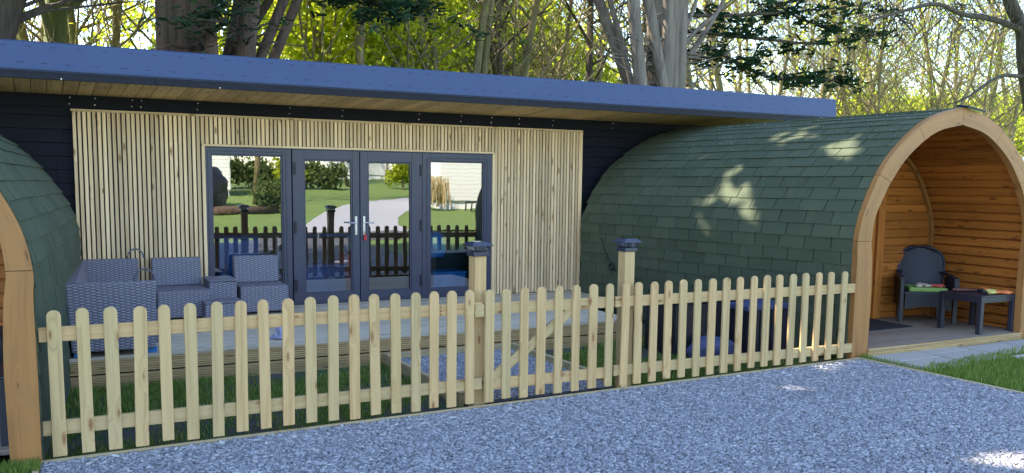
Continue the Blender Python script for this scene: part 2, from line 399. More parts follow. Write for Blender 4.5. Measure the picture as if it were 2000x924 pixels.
def stones(name, P, zs, size=.0074):
    n = len(P); base = np.array([(x, y, z) for z in (-1, 1) for y in (-1, 1) for x in (-1, 1)], float)
    S = np.stack([1+.7*rng.random(n), .65+.5*rng.random(n), .3+.35*rng.random(n)], 1)*size*(.55+.9*rng.random((n, 1)))
    V = base[None]*S[:, None]*(1+.45*(rng.random((n, 8, 3))-.5)*2*.8)
    az = rng.random(n)*2*PI; tl = (rng.random(n)-.5)*2.2
    c, s_ = np.cos(tl), np.sin(tl); y, z = V[..., 1].copy(), V[..., 2].copy()
    V[..., 1] = y*c[:, None]-z*s_[:, None]; V[..., 2] = y*s_[:, None]+z*c[:, None]
    c, s_ = np.cos(az), np.sin(az); x, y = V[..., 0].copy(), V[..., 1].copy()
    V[..., 0] = x*c[:, None]-y*s_[:, None]; V[..., 1] = x*s_[:, None]+y*c[:, None]
    V[..., :2] += P[:, None]; V[..., 2] += zs[:, None]
    Fb = np.array([(0, 2, 3, 1), (4, 5, 7, 6), (0, 1, 5, 4), (2, 6, 7, 3), (0, 4, 6, 2), (1, 3, 7, 5)])
    return np_mesh(name, V.reshape(-1, 3), (np.arange(n)[:, None, None]*8+Fb[None]).reshape(-1, 4), 'stone')
N = 330000
P = np.stack([-.05+rng.random(N)*7.7, 2.4+rng.random(N)*4.1], 1)
keep = (P[:, 1] > 5.55-.476*P[:, 0]) & (P[:, 1] < 6.22+.032*P[:, 0]-.075) & (P[:, 0] < 7.40+(6.40-P[:, 1])*.045)
P = P[keep]
tag(stones('gravel', P, rng.random(len(P))*.020-.012), 'blue grey slate chippings spread over the parking bay in front of the picket fence', 'gravel', kind='stuff')
N = 24000
P = np.stack([3.06+rng.random(N)*1.36, 6.5+rng.random(N)*1.87], 1)
tag(stones('path_gravel', P, rng.random(N)*.012-.015), 'blue grey chippings filling the short timber edged path behind the gate', 'gravel', kind='stuff')

N = 110
P = np.stack([rng.random(N)*7.3, np.zeros(N)], 1); P[:, 1] = 6.22+.032*P[:, 0]-.09-np.abs(rng.normal(size=N))*.10
o = tag(stones('stray_stones', P, np.full(N, .004), .0125), 'larger pale stones strewn along the gravel edge by the picket fence', 'stones', kind='stuff'); o.data.materials[0] = stone('pale_stone', [(0, (.30, .29, .29)), (1, (.62, .6, .57))])
def blades(name, P, z, h, label, wdt=.0035):
    n = len(P); az = rng.random(n)*2*PI; H = h*(.5+rng.random(n)); lean = .55*rng.random(n)
    d = np.stack([np.cos(az), np.sin(az)], 1); e = np.stack([-d[:, 1], d[:, 0]], 1)*wdt
    def row(f, k, zz): return np.concatenate([P+d*(lean*H*f)[:, None]+e*k, (z+zz*H)[:, None]], 1)
    V = np.stack([row(0, -1, 0), row(0, 1, 0), row(.35, .75, .6), row(.35, -.75, .6), row(1., .12, 1), row(1., -.12, 1)], 1).reshape(-1, 3)
    b = np.arange(n)[:, None]*6
    Fq = np.concatenate([b+np.array([[0, 1, 2, 3]]), b+np.array([[3, 2, 4, 5]])], 1).reshape(-1, 4)
    return tag(np_mesh(name, V, Fq, 'grass'), label, 'grass', kind='stuff')
def vnoise(P, sc, seed=0):
    r = np.random.default_rng(seed); ph = r.random((6, 3))*6.28; k = r.normal(size=(6, 2))*sc
    return sum(np.sin(P@k[i]+ph[i, 0]) for i in range(6))/6
N = 95000
P = np.stack([-.3+rng.random(N)*7.75, 6.15+rng.random(N)*2.45], 1)
inpath = (P[:, 0] > 2.97) & (P[:, 0] < 4.47)
keep = (P[:, 1] > FY(P[:, 0])+.03) & ~inpath & (vnoise(P, 3.0, 4)+.16+.6*(rng.random(N)-.5) > 0) & ((P[:, 1] < 8.5) | (P[:, 0] > 6.05))
P = P[keep]
blades('grass', P, -.06, .036, 'short patchy grass in the strip between the picket fence and the deck')
N = 90000
P = np.stack([7.45+rng.random(N)*5.5, 3.2+rng.random(N)*3.35], 1)
def slabclear(P):
    return ~(((P[:, 1] > 5.80+.15*(P[:, 0]-7.6)+.03*np.sin(P[:, 0]*9)) & (P[:, 0] > 7.56) & (P[:, 1] < 6.45) & (P[:, 0] < 10.3)) | ((P[:, 0] > 8.98) & (P[:, 1] > 5.5) & (P[:, 1] < 5.86) & (P[:, 0] < 9.6)))
keep = (P[:, 0] > gxr(P[:, 1])+.05) & slabclear(P) & (P[:, 1] < 6.47) & ((P[:, 0] < 9) | (rng.random(N) < .55))
blades('lawn_grass', P[keep], -.025, .062, 'green mown grass growing between the gravel bay and the paving slabs', .004)
N = 1500
P = np.stack([-.42+rng.random(N)*.36, 5.98+rng.random(N)*.17], 1)
blades('grass_tuft', P, -.02, .06, 'loose tuft of grass at the foot of the left pod post')

zb = lambda y: -.03+max(0, -7-y)*.045                    # the site rises gently behind the viewer
mb = MB(); mb.poly([(-60, -7, -.03), (70, -7, -.03), (70, -60, zb(-60)), (-60, -60, zb(-60))]); struct(mb.build('lawn_bank', 'turf'))
TR = [(-7, 7.3, 11.3), (-9, 8.1, 11.6), (-12, 9.3, 12.7), (-15, 10.6, 14.2), (-18, 12.2, 16.3), (-20.5, 14, 19.5), (-22.5, 16.5, 25), (-23.5, 19, 28)]
mb = MB(); mb.grid([[(a, y, zb(y)+.012), (b, y, zb(y)+.012)] for y, a, b in TR]); struct(mb.build('track', stone('pale_track', [(0, (.40, .40, .43)), (1, (.40, .40, .43))])))
def board(name, a, b, w, z0, z1, label, mat='timber'):
    a, b = Vector(a), Vector(b); L = (b-a).length; mb = MB(); mb.box(0, L, -w/2, w/2, z0, z1)
    o = mb.build(name, mat, None, .003); o.location = (a.x, a.y, 0); o.rotation_euler = (0, 0, math.atan2(b.y-a.y, b.x-a.x))
    return tag(o, label, 'edging board')
board('edging_board', (-.1, FY(-.1)-.05), (7.42, FY(7.42)-.045), .036, -.06, .016, 'long timber edging board lying along the foot of the picket fence')
board('edging_board', (gxr(6.38)+.0, 6.42), (gxr(2.5), 2.5), .036, -.06, .018, 'timber edging board dividing the gravel bay from the right lawn')
board('edging_board', (-.08, 6.12), (-.08, 3.5), .036, -.06, .014, 'timber edging board turning towards the viewer beside the left pod post')
board('edging_board', (3.0, 6.55), (3.0, 8.40), .045, -.06, .06, 'raised edging board on the left side of the gate path')
board('edging_board', (4.46, 6.6), (4.42, 8.40), .045, -.06, .06, 'raised edging board on the right side of the gate path')
board('edging_board', (3.03, 8.395), (4.395, 8.395), .03, -.06, .05, 'short edging board closing the gate path against the deck front')
for i, (x0, x1, y0, y1, lab) in enumerate([
        (7.67, 8.285, 5.74, 6.08, 'grey paving slab nearest the right pod post, cornered by grass'),
        (8.335, 8.955, 5.80, 6.22, 'grey paving slab second from the right pod post, below the porch step'),
        (8.995, 9.66, 5.95, 6.40, 'grey paving slab third from the right pod post, below the porch step'),
        (9.675, 10.3, 5.98, 6.41, 'grey paving slab fourth from the right pod post, at the picture edge'),
        (9.0, 9.6, 5.50, 5.84, 'grey paving slab set alone in the lawn in front of the others'),
        (7.62, 8.295, 6.11, 6.43, 'grey paving slab tight against the porch step by the right pod post'), (8.345, 8.96, 6.265, 6.44, 'narrow grey paving slab tight against the middle of the porch step')]):
    mb = MB(); mb.box(x0, x1, y0, y1, -.03, .012+.003*(i % 2)); tag(mb.build('paving_slab', 'slab', None, .006), lab, 'paving slab', 'slabs below the right pod porch')
mb = MB(); mb.box(-1.3, -.24, 5.75, 6.09, -.05, .0); tag(mb.build('paving_slab', 'slab', None, .006), 'grey slab on the ground in front of the left pod step', 'paving slab')

# ------------------------------------------------------------------ cabin
DZ = .22
cabin = thing('cabin', 'long black boarded garden cabin with blue felt roof edge and glazed doors', 'cabin', (3.6, 11, 0))
def cpart(mb, name, mat, **k):
    o = mb.build(name, mat, None, **k); o.parent = cabin; o.matrix_parent_inverse = Matrix.Translation((-3.6, -11, 0)); return o
mb = MB(); z = -.05
while z < 2.62:                                          # black horizontal boards with staggered butt joints
    h = min(.142, 2.64-z); r = int(round(z/.145))
    for (xa, xb) in ((-3, 1.70), (5.47, 10.35)) if z < 2.1 else ((-3, 10.35),):
        x = xa
        while x < xb-.01:
            x2 = min(xb, x+(.9+.5*((r*37+int(x*10)) % 7)/7)); mb.box(x, x2-.003, 11.02, 11.06, z, z+h-.004); x = x2
    z += .145
cpart(mb, 'wall', 'blackboard')
mb = MB(); mb.box(-3, 10.35, 11.062, 11.12, -.05, 2.14); mb2 = MB()
mb = MB(); mb.box(-3, 1.70, 11.062, 11.12, -.05, 2.66); mb.box(5.47, 10.35, 11.062, 11.12, -.05, 2.66); mb.box(1.70, 5.47, 11.062, 11.12, 2.14, 2.66)
mb.box(-3, -2.9, 11.12, 16, -.05, 2.66); mb.box(10.25, 10.35, 11.12, 16, -.05, 2.66); mb.box(-2.9, 10.25, 15.9, 16, -.05, 2.66)
cpart(mb, 'wall_core', 'dark_void')
mb = MB(); mb.box(-3.2, 10.3, 10.985, 11.018, 2.505, 2.645); cpart(mb, 'wall_plate', 'blackboard')
mb = MB()
for k, px in enumerate([135, 185, 257, 275, 385, 565, 668, 818, 900, 960, 1014, 1080, 1197]):
    for zz in (2.61, 2.54):
        p = at(px, 200, 10.983); mb = MB(); mb.tube([(p.x+.008*(zz > 2.6), 10.986, zz), (p.x+.008*(zz > 2.6), 10.979, zz)], .0048, 6); cpart(mb, 'screw_head', 'screw')
for px in (120, 430): p = at(px, 160, 9.88); mb = MB(); mb.tube([(p.x, 9.896, 2.70), (p.x, 9.888, 2.70)], .0055, 6); cpart(mb, 'screw_head', 'screw')
mb = MB()                                               # soffit boards running out from the wall
x = -3.2
while x < 10.35:
    a = 2.637; b = 2.70
    m = Matrix(((1, 0, 0, 0), (0, 1, 0, 0), (0, -(b-a)/1.1, 1, a+(b-a)*11/1.1), (0, 0, 0, 1)))
    mb.box(x, min(x+.138, 10.62), 9.93, 11.0, 0, .02, m, 1); x += .145
cpart(mb, 'soffit', 'soffit')
mb = MB()
for xa, xb in ((-3.2, 1.1), (1.104, 5.28), (5.284, 10.33)): mb.box(xa, xb, 9.895, 9.93, 2.69, 2.775)
cpart(mb, 'fascia_board', 'fascia_black', bevel=.003)
mb = MB(); mb.box(10.333, 10.63, 9.90, 9.93, 2.715, 2.765); cpart(mb, 'fascia_end_block', 'pine', bevel=.003)
mb = MB()                                               # felt wrapped over the roof edge
pr = [(9.868, 2.772), (9.868, 2.79), (9.90, 3.03), (9.915, 3.042), (10.1, 3.05), (16.6, 2.80)]
for th in (0, .012):
    mb.grid([[(x, y+th*2, z-th) for x in np.linspace(-3.3, 10.64, 40)] for y, z in pr], None, th == 0)
for xe in (-3.3, 10.64): mb.poly([(xe, y, z) for y, z in pr]+[(xe, 16.6, 2.7), (xe, 9.93, 2.765)])
nfelt = len(mb.f)
for row, (zz, n0) in enumerate(((2.83, 0), (2.985, .11))):   # rows of fixing slots pressed into the felt
    x = -.6+n0
    while x < 10.5:
        L = .04+.02*random.random(); y = 9.868+(zz-2.79)*.139; zz_ = zz+random.uniform(-.004, .004); mb.box(x, x+L, y-.0015, y+.003, zz_, zz_+.0045); x += .23+random.uniform(-.02, .02)
o = cpart(mb, 'roof_felt', 'felt'); o.data.materials.append(M['fascia_black'])
for p_ in o.data.polygons[nfelt:]: p_.material_index = 1
mb = MB(); x = .37                                      # slatted cladding, 35 mm slats
while x < 6.82:
    sw = .0332+random.uniform(-.001, .001)
    if x+.036 < 1.70 or x > 5.475: mb.box(x, x+sw, 10.962, 10.985, DZ+.008*random.random(), 2.462)
    else: mb.box(x, x+sw, 10.962, 10.985, 2.155, 2.462)
    x += .0492
mb.box(.355, 6.86, 10.945, 10.99, 2.463, 2.488); mb.box(1.703, 5.468, 10.945, 10.99, 2.128, 2.152)
mb.box(1.70, 1.735, 10.95, 10.99, DZ, 2.127); mb.box(5.447, 5.48, 10.95, 10.99, DZ, 2.127); mb.box(6.835, 6.862, 10.95, 10.99, DZ, 2.462)
cpart(mb, 'slat_cladding', 'slat')
mb = MB(); mb.box(.37, 1.70, 10.99, 11.016, DZ, 2.46); mb.box(5.48, 6.84, 10.99, 11.016, DZ, 2.46); mb.box(1.70, 5.48, 10.99, 11.016, 2.15, 2.46)
cpart(mb, 'cladding_backing', 'dark_void')
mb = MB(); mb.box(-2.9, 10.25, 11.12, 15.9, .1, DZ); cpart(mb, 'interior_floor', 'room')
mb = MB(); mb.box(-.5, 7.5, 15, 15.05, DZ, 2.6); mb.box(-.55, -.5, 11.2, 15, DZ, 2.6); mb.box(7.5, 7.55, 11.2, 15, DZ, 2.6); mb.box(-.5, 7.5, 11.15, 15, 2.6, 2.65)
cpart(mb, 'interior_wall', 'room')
def frame(x0, x1, z0, z1, gx0, gx1, gz0, gz1, y0, y1):
    mb = MB(); mb.box(x0, gx0, y0, y1, z0, z1); mb.box(gx1, x1, y0, y1, z0, z1); mb.box(gx0, gx1, y0, y1, gz1, z1); mb.box(gx0, gx1, y0, y1, z0, gz0); return mb
def glazed(kind, x0, x1, gx0, gx1, gz0, gz1, y):
    o = cpart(frame(x0, x1, DZ+.03, 2.115, gx0, gx1, gz0, gz1, y, y+.06), kind, 'navy_alu', bevel=.004)
    mb = MB(); w = .018
    for q in ((gx0, gx0+w, gz0, gz1), (gx1-w, gx1, gz0, gz1), (gx0+w, gx1-w, gz0, gz0+w), (gx0+w, gx1-w, gz1-w, gz1)): mb.box(q[0], q[1], y+.012, y+.03, q[2], q[3])
    b = mb.build('glazing_bead', 'navy_alu', o, .003)
    mb = MB(); mb.poly([(gx0, y+.035, gz0), (gx1, y+.035, gz0), (gx1, y+.035, gz1), (gx0, y+.035, gz1)]); mb.build('pane', 'pane', o)
    return o
mb = MB(); mb.box(1.737, 5.445, 10.96, 11.05, DZ, DZ+.028); cpart(mb, 'door_sill', 'navy_alu', bevel=.003)
mb = MB(); mb.box(1.737, 5.445, 10.965, 11.05, 2.117, 2.126); cpart(mb, 'door_head', 'navy_alu')
wL = glazed('window', 1.737, 2.735, 1.80, 2.63, .36, 2.04, 10.968)
wR = glazed('window', 4.437, 5.445, 4.545, 5.33, .335, 2.015, 10.968)
dL = glazed('door', 2.745, 3.585, 2.885, 3.495, .35, 2.0, 10.955)
dR = glazed('door', 3.595, 4.427, 3.695, 4.283, .345, 1.985, 10.955)
for wo, (x0, x1, z0, z1) in zip((wL, wR), ((1.775, 2.665, .325, 2.072), (4.51, 5.365, .30, 2.05))):
    mb = MB()
    for q in ((x0-.012, x0, z0, z1), (x1, x1+.012, z0, z1), (x0, x1, z1, z1+.012), (x0, x1, z0-.012, z0)): mb.box(q[0], q[1], 10.958, 10.967, q[2], q[3])
    mb.build('sash_trim', 'navy_alu', wo, .003)
for d, hx in ((dL, 2.772), (dR, 4.412)):
    for zz in (1.89, 1.18, .46):
        mb = MB(); mb.box(hx-.013, hx+.013, 10.932, 10.954, zz-.073, zz-.003); mb.box(hx-.013, hx+.013, 10.932, 10.954, zz+.003, zz+.073); mb.build('hinge', 'hinge', d, .003)
for d, hx, s in ((dL, 3.535, -1), (dR, 3.640, 1)):
    mb = MB(); mb.box(hx-.015, hx+.015, 10.942, 10.954, 1.07, 1.305); mb.tube([(hx, 10.945, 1.225), (hx, 10.905, 1.225)], .010, 8)
    mb.tube([(hx, 10.905, 1.225), (hx+s*.115, 10.903, 1.222)], .009, 8); mb.tube([(hx, 10.944, 1.115), (hx, 10.932, 1.115)], .010, 8)
    mb.build('handle', 'steel', d, .003)
mb = MB(); mb.tube([(3.643, 10.93, 1.115), (3.643, 10.925, 1.075)], .003, 6); mb.prism([(3.628, 1.0), (3.664, 1.005), (3.668, 1.05), (3.650, 1.078), (3.632, 1.06)], 10.922, 10.928)
tag(mb.build('key_tag', 'red_tag'), 'small red tag hanging on the key in the right door leaf', 'key tag')

# things in the room, seen dimly through the glass
def bx(name, mat, x0, x1, y0, y1, z0, z1, label, cat, bev=.02):
    mb = MB(); mb.box(x0, x1, y0, y1, z0, z1); lid = MB(); lid.box(x0-.012, x1+.012, y0-.012, y1+.012, z1+.002, z1+.035)
    t = thing(name, label, cat, ((x0+x1)/2, (y0+y1)/2, z0)); T = Matrix.Translation((-(x0+x1)/2, -(y0+y1)/2, -z0))
    for b, nm in ((mb, 'body'), (lid, 'lid')): o = b.build(nm, mat, t, bev); o.matrix_parent_inverse = T
    return t
bx('storage_crate', 'blue_plastic', 1.95, 2.45, 11.5, 12.0, DZ, 1.0, 'tall blue plastic crate standing indoors behind the left window', 'crate')
bx('storage_crate', 'blue_plastic', 3.0, 3.55, 11.45, 11.9, DZ, .62, 'low blue plastic crate standing indoors behind the left door leaf', 'crate')
bx('storage_crate', 'red_plastic', 3.62, 3.98, 11.9, 12.3, DZ, .72, 'red plastic crate standing indoors beside the low blue crate', 'crate')
bx('storage_crate', 'blue_film', 4.75, 5.25, 11.35, 11.7, DZ, .48, 'shallow blue plastic tub standing indoors behind the right window', 'crate')
def blob(name, mat, c, r, label, cat, seed=1, cut=True, amp=.18):
    bm = bmesh.new(); bmesh.ops.create_icosphere(bm, subdivisions=4, radius=1); rr = random.Random(seed)
    ks = [(Vector((rr.gauss(0, 1), rr.gauss(0, 1), rr.gauss(0, 1)))*rr.choice((1.5, 3, 6)), rr.random()*6) for _ in range(14)]
    for v in bm.verts:
        d = sum(math.sin(v.co.dot(k)+p)/max(1, k.length*.5) for k, p in ks); v.co *= 1+amp*d*.5
        v.co = Vector((v.co.x*r[0], v.co.y*r[1], max(v.co.z, -.55 if cut else -9)*r[2]))
    me = bpy.data.meshes.new(name); bm.to_mesh(me); bm.free(); me.polygons.foreach_set('use_smooth', [True]*len(me.polygons))
    o = link(name, me, mat); o.location = c; return tag(o, label, cat)
blob('plastic_bag', 'blue_film', (4.86, 11.55, .86), (.2, .16, .28), 'bright blue film wrapped bundle leaning indoors on the shallow tub', 'bag', 3)
blob('beanbag', 'dark_green', (5.2, 12.1, .62), (.42, .4, .72), 'dark green slumped bag indoors behind the blue bundle', 'bag', 5)
mb = MB(); mb.box(3.1, 4.3, 12.9, 13.6, .92, .96); t = thing('table', 'dark blue table standing deep in the room behind the door leaves', 'table', (3.7, 13.25, DZ))
o = mb.build('table_top', 'blue_plastic', t, .005); o.matrix_parent_inverse = Matrix.Translation((-3.7, -13.25, -DZ))
for x, y in ((3.15, 12.95), (4.25, 12.95), (3.15, 13.55), (4.25, 13.55)):
    mb = MB(); mb.box(x-.025, x+.025, y-.025, y+.025, DZ, .92); o = mb.build('leg', 'steel', t); o.matrix_parent_inverse = Matrix.Translation((-3.7, -13.25, -DZ))

# ------------------------------------------------------------------ deck
deck = thing('deck', 'weathered timber deck running along the glazed front of the cabin', 'deck', (3, 9.7, 0))
TD = Matrix.Translation((-3, -9.7, 0))
mb = MB(); y = 8.425
while y < 10.94: mb.box(.12, 6.0, y, min(y+.137, 10.945), DZ-.028, DZ); y += .141
o = mb.build('deck_boards', 'deckwood', deck, .002); o.matrix_parent_inverse = TD
mb = MB(); mb.box(6.0, 6.75, 9.7, 10.945, DZ-.03, DZ-.002); o = mb.build('deck_return', 'deckwood', deck); o.matrix_parent_inverse = TD
mb = MB()
for z0, z1 in ((.075, .19), (-.065, .058)):             # two grooved boards on edge
    zz = z0
    while zz < z1-.005: mb.box(.12, 6.0, 8.43, 8.4555, zz, min(zz+.0135, z1)); zz += .0205
    mb.box(.12, 6.0, 8.4465, 8.458, z0, z1)
o = mb.build('deck_edge', 'deckface', deck); o.matrix_parent_inverse = TD
mb = MB(); mb.box(.14, 5.98, 8.459, 8.48, -.08, .188); mb.box(5.97, 5.99, 8.48, 10.9, -.08, .188); o = mb.build('deck_frame', 'dark_void', deck); o.matrix_parent_inverse = TD

# ------------------------------------------------------------------ wicker set
def wk(t, name, x0, x1, y0, y1, z0, z1, mat='wicker', bev=.012, lean=0, taper=0):
    mb = MB(); mb.box(x0, x1, y0, y1, z0, z1, None, 0 if x1-x0 > y1-y0 else 1)
    if lean or taper:
        mb.v = [(x, y+lean*(z-z0)/(z1-z0), z) if not taper else (x-taper*(1-(z-z0)/(z1-z0))*(1 if x < (x0+x1)/2 else -1)*-1, y, z) for x, y, z in mb.v]
    return mb.build(name, mat, t, bev)
sofa = thing('wicker_sofa', 'long grey wicker sofa run seen from its arm end, beside the left pod', 'sofa', (.17, 8.42, DZ))
mb = MB(); mb.box(.0, .73, 0, .09, .05, .645, None, 0); mb.v = [(x+(.035 if x < .1 else -.03)*(1-(z-.05)/.595), y, z) for x, y, z in mb.v]; mb.build('arm', 'wicker', sofa, .012)
mb = MB(); mb.box(.10, .80, 2.38, 2.46, .05, .64, None, 0); mb.build('arm', 'wicker', sofa, .012)
mb = MB(); mb.grid([[(.0, .092, .645), (.09, .092, .645), (.21, .092, .2), (.21, .092, .05), (.035, .092, .05), (0, .092, .645)], [(.17, 2.378, .645), (.25, 2.378, .645), (.36, 2.378, .2), (.36, 2.378, .05), (.2, 2.378, .05), (.17, 2.378, .645)]],
        lambda a, c: (a*2.3, [0, .09, .55, .7, .85, 1.4][c]), True); mb.build('backrest', 'wicker', sofa)
mb = MB(); mb.box(.22, .76, .094, 2.376, .08, .36, None, 1); mb.build('seat', 'wicker', sofa, .012)
for (fx, fy) in ((.05, .05), (.62, .05), (.15, 2.3), (.7, 2.3)): mb = MB(); mb.box(fx, fx+.1, fy, fy+.05, 0, .05); mb.build('foot', 'blue_plastic', sofa, .004)
for (cx, cy, z0) in ((.635, .045, .645), (.775, 2.42, .64)):
    mb = MB(); mb.tube([(cx+.085*math.cos(a), cy, z0+.105*math.sin(a)) for a in np.linspace(0, PI, 15)], .0085, 8); mb.build('hoop_handle', 'wicker', sofa, 0, True)
def lounge(name, label, cx, yf, wd, dp):
    t = thing(name, label, 'chair', (cx, yf, DZ), 0, 'armless wicker seats along the cabin wall')
    wk(t, 'seat', -wd/2, wd/2, 0, dp, .03, .325); wk(t, 'backrest', -wd/2+.012, wd/2-.012, dp-.16, dp-.05, .327, .635, lean=.045)
    for x in (-wd/2+.04, wd/2-.1):
        for y in (.04, dp-.1): mb = MB(); mb.box(x, x+.06, y, y+.06, 0, .03); mb.build('foot', 'black_plastic', t)
    return t
lounge('wicker_chair', 'armless grey wicker seat beside the sofa, in front of the timber slats', 1.37, 10.24, .55, .68)
lounge('wicker_chair', 'armless grey wicker seat in front of the left glass panel', 2.26, 10.36, .54, .56)
t = thing('wicker_side_table', 'cube shaped grey wicker side table between the two armless seats', 'side table', (1.80, 10.36, DZ))
wk(t, 'body', -.15, .15, 0, .42, .0, .39); wk(t, 'table_top', -.158, .158, -.008, .43, .392, .415)
t = thing('wicker_footstool', 'low grey wicker footstool in front of the cube side table', 'footstool', (1.74, 10.03, DZ))
wk(t, 'body', -.19, .21, 0, .30, .0, .19); wk(t, 'stool_top', -.195, .215, -.005, .305, .192, .212)
t = blob('plastic_wrap', 'clear_film', (2.03, 8.72, .25), (.05, .035, .045), 'crumpled clear plastic wrapping lying on the deck behind the fence', 'plastic wrap', 9, True, .9)

# ------------------------------------------------------------------ picket fence
FA = math.atan(.032)
PK = [(0.061,.951),(.225,.957),(.385,.955),(.546,.948),(.709,.949),(.869,.95),(1.034,.951),(1.195,.949),(1.359,.947),(1.52,.946),(1.685,.948),(1.848,.95),(2.012,.949),(2.175,.944),(2.338,.94),(2.498,.939),(2.648,.939),(2.797,.936),(2.956,.936),(3.127,.928),(3.284,.928),(3.447,.932),(3.606,.929),(3.777,.929),(3.948,.926),(4.121,.926),(4.29,.923),(4.452,.92),(4.6,.922),(4.766,.919),(4.932,.92),(5.1,.922),(5.271,.919),(5.441,.917),(5.609,.919),(5.78,.919),(5.955,.919),(6.126,.921),(6.294,.919),(6.466,.917),(6.647,.92),(6.819,.918),(7.001,.916),(7.186,.914)]
def fence(name, label, cat, idx, x0, x1, rails, brace=None):
    t = thing(name, label, cat, (PK[idx[0]][0], FY(PK[idx[0]][0]), 0), FA); bx0 = PK[idx[0]][0]
    for i in idx:
        x, zt = PK[i]; wd = .0385+random.uniform(-.002, .0025); zb = .03+random.uniform(-.012, .01)-(.0 if i < 19 else .0); mb = MB()
        out = [(-wd, zb), (wd, zb)]+[(wd*math.cos(a), zt-.036+.036*math.sin(a)) for a in np.linspace(0, PI, 11)]
        tilt = random.gauss(0, .007)-(.012 if i == 0 else 0); m = Matrix.Rotation(tilt, 4, 'Y')
        mb.prism(out, -.011, .011, m); o = mb.build('picket', 'pine', t, .0025); o.location = (x-bx0, random.uniform(-.001, .001), 0)
    for (za, zb_) in rails:
        mb = MB(); L = x1-x0; mb.box(0, L, 0, .034, -.046, .046); o = mb.build('rail', 'pine', t, .0035)
        o.location = (x0-bx0, .0125, za); o.rotation_euler = (0, -math.atan2(zb_-za, L), 0)
    if brace:
        a, b = Vector(brace[0]), Vector(brace[1]); L = (b-a).length; mb = MB(); mb.box(0, L, 0, .032, -.04, .04)
        o = mb.build('brace', 'pine', t, .003); o.location = (a.x-bx0, .0135, a.z); o.rotation_euler = (0, -math.atan2(b.z-a.z, b.x-a.x), 0)
    return t
lerp = lambda z0, z1, x: z0+(z1-z0)*(x/7.3)
T, B = lambda x: lerp(.797, .733, x), lambda x: lerp(.20, .112, x)
fl = fence('picket_fence', 'pale picket fence panel on the left, in front of the wicker seats and deck', 'fence', range(0, 19), -.03, 3.075, [(T(0), T(3)+.012), (B(0), B(3)+.012)])
ga = fence('picket_gate', 'picket gate with diagonal brace between the two lamp topped posts', 'gate', range(19, 27), 3.09, 4.33, [(T(3.1)+.006, T(4.3)), (B(3.1), B(4.3))], ((3.17, 0, .21), (3.92, 0, .715)))
fr = fence('picket_fence', 'pale picket fence panel on the right, in front of the green pod', 'fence', range(27, 44), 4.36, 7.375, [(T(4.4), T(7.37)), (B(4.4)+.01, B(7.37))])
# stamped grade mark on the left rail and dark nail heads
mb = MB()
for k in range(3):
    for j in range(3): mb.box(2.703+.002*j, 2.7035+.016-.003*j, .0118, .0128, .745+.03*k+.008*j, .745+.03*k+.008*j+.0045)
o = mb.build('stamp_mark', plain('red_brown_ink', (.2, .035, .012), .7), fl); o.location = (-PK[0][0], -.0005, 0)
def gatepost(x, y, ztop, label):
    t = thing('gate_post', label, 'post', (x, y, 0), FA, 'lamp topped gate posts')
    mb = MB(); mb.box(-.052, .052, -.052, .052, -.1, ztop); mb.build('shaft', 'pine', t, .004)
    cap = MB(); cap.box(-.066, .066, -.066, .066, ztop-.012, ztop+.022); c = cap.build('lamp_cap', 'capblack', t, .004)
    mb = MB()                                              # glass lantern flaring outwards under a stepped lid
    def fr_(a, za, b, zb): mb.grid([[(-a, -a, za), (a, -a, za), (a, a, za), (-a, a, za), (-a, -a, za)], [(-b, -b, zb), (b, -b, zb), (b, b, zb), (-b, b, zb), (-b, -b, zb)]])
    fr_(.050, ztop+.023, .076, ztop+.068); mb.build('lens', 'lens', c)
    mb = MB(); fr_(.093, ztop+.069, .093, ztop+.075); fr_(.093, ztop+.075, .062, ztop+.098); mb.poly([(-.062, -.062, ztop+.098), (.062, -.062, ztop+.098), (.062, .062, ztop+.098), (-.062, .062, ztop+.098)])
    mb.poly([(-.093, -.093, ztop+.069), (-.093, .093, ztop+.069), (.093, .093, ztop+.069), (.093, -.093, ztop+.069)]); mb.build('lid', 'capblack', c, .002)
    mb = MB(); mb.box(-.04, .04, -.04, .04, ztop+.0985, ztop+.1025); mb.build('solar_cell', 'solar', c)
    mb = MB()
    for k in range(24): a = random.random()*6.28; r = .02+.03*random.random(); mb.tube([(r*math.cos(a), r*math.sin(a), ztop+.026), (r*1.3*math.cos(a), r*1.3*math.sin(a), ztop+.064)], .003, 4)
    mb.build('lamp_insert', 'steel', c); return t
gatepost(3.075, 6.435, 1.20, 'wooden gate post with a black solar lamp, in front of the right glass panel')
gatepost(4.54, 6.485, 1.195, 'wooden gate post with a black solar lamp, in front of the green shingles')
mb = MB(); mb.box(2.998, 3.080, FY(3.05)-.004, FY(3.05)+.0115, .715, .815, None, 0); tag(mb.build('latch_block', 'pine', None, .003), 'small square wooden block fixed on the left gate post at rail height', 'wood block')
mb = MB(); mb.box(4.43, 4.495, FY(4.45)-.005, FY(4.45)+.06, -.02, .085, None, 2); tag(mb.build('wood_block', 'pine', None, .004), 'short timber stub standing at the foot of the right gate post', 'wood block')

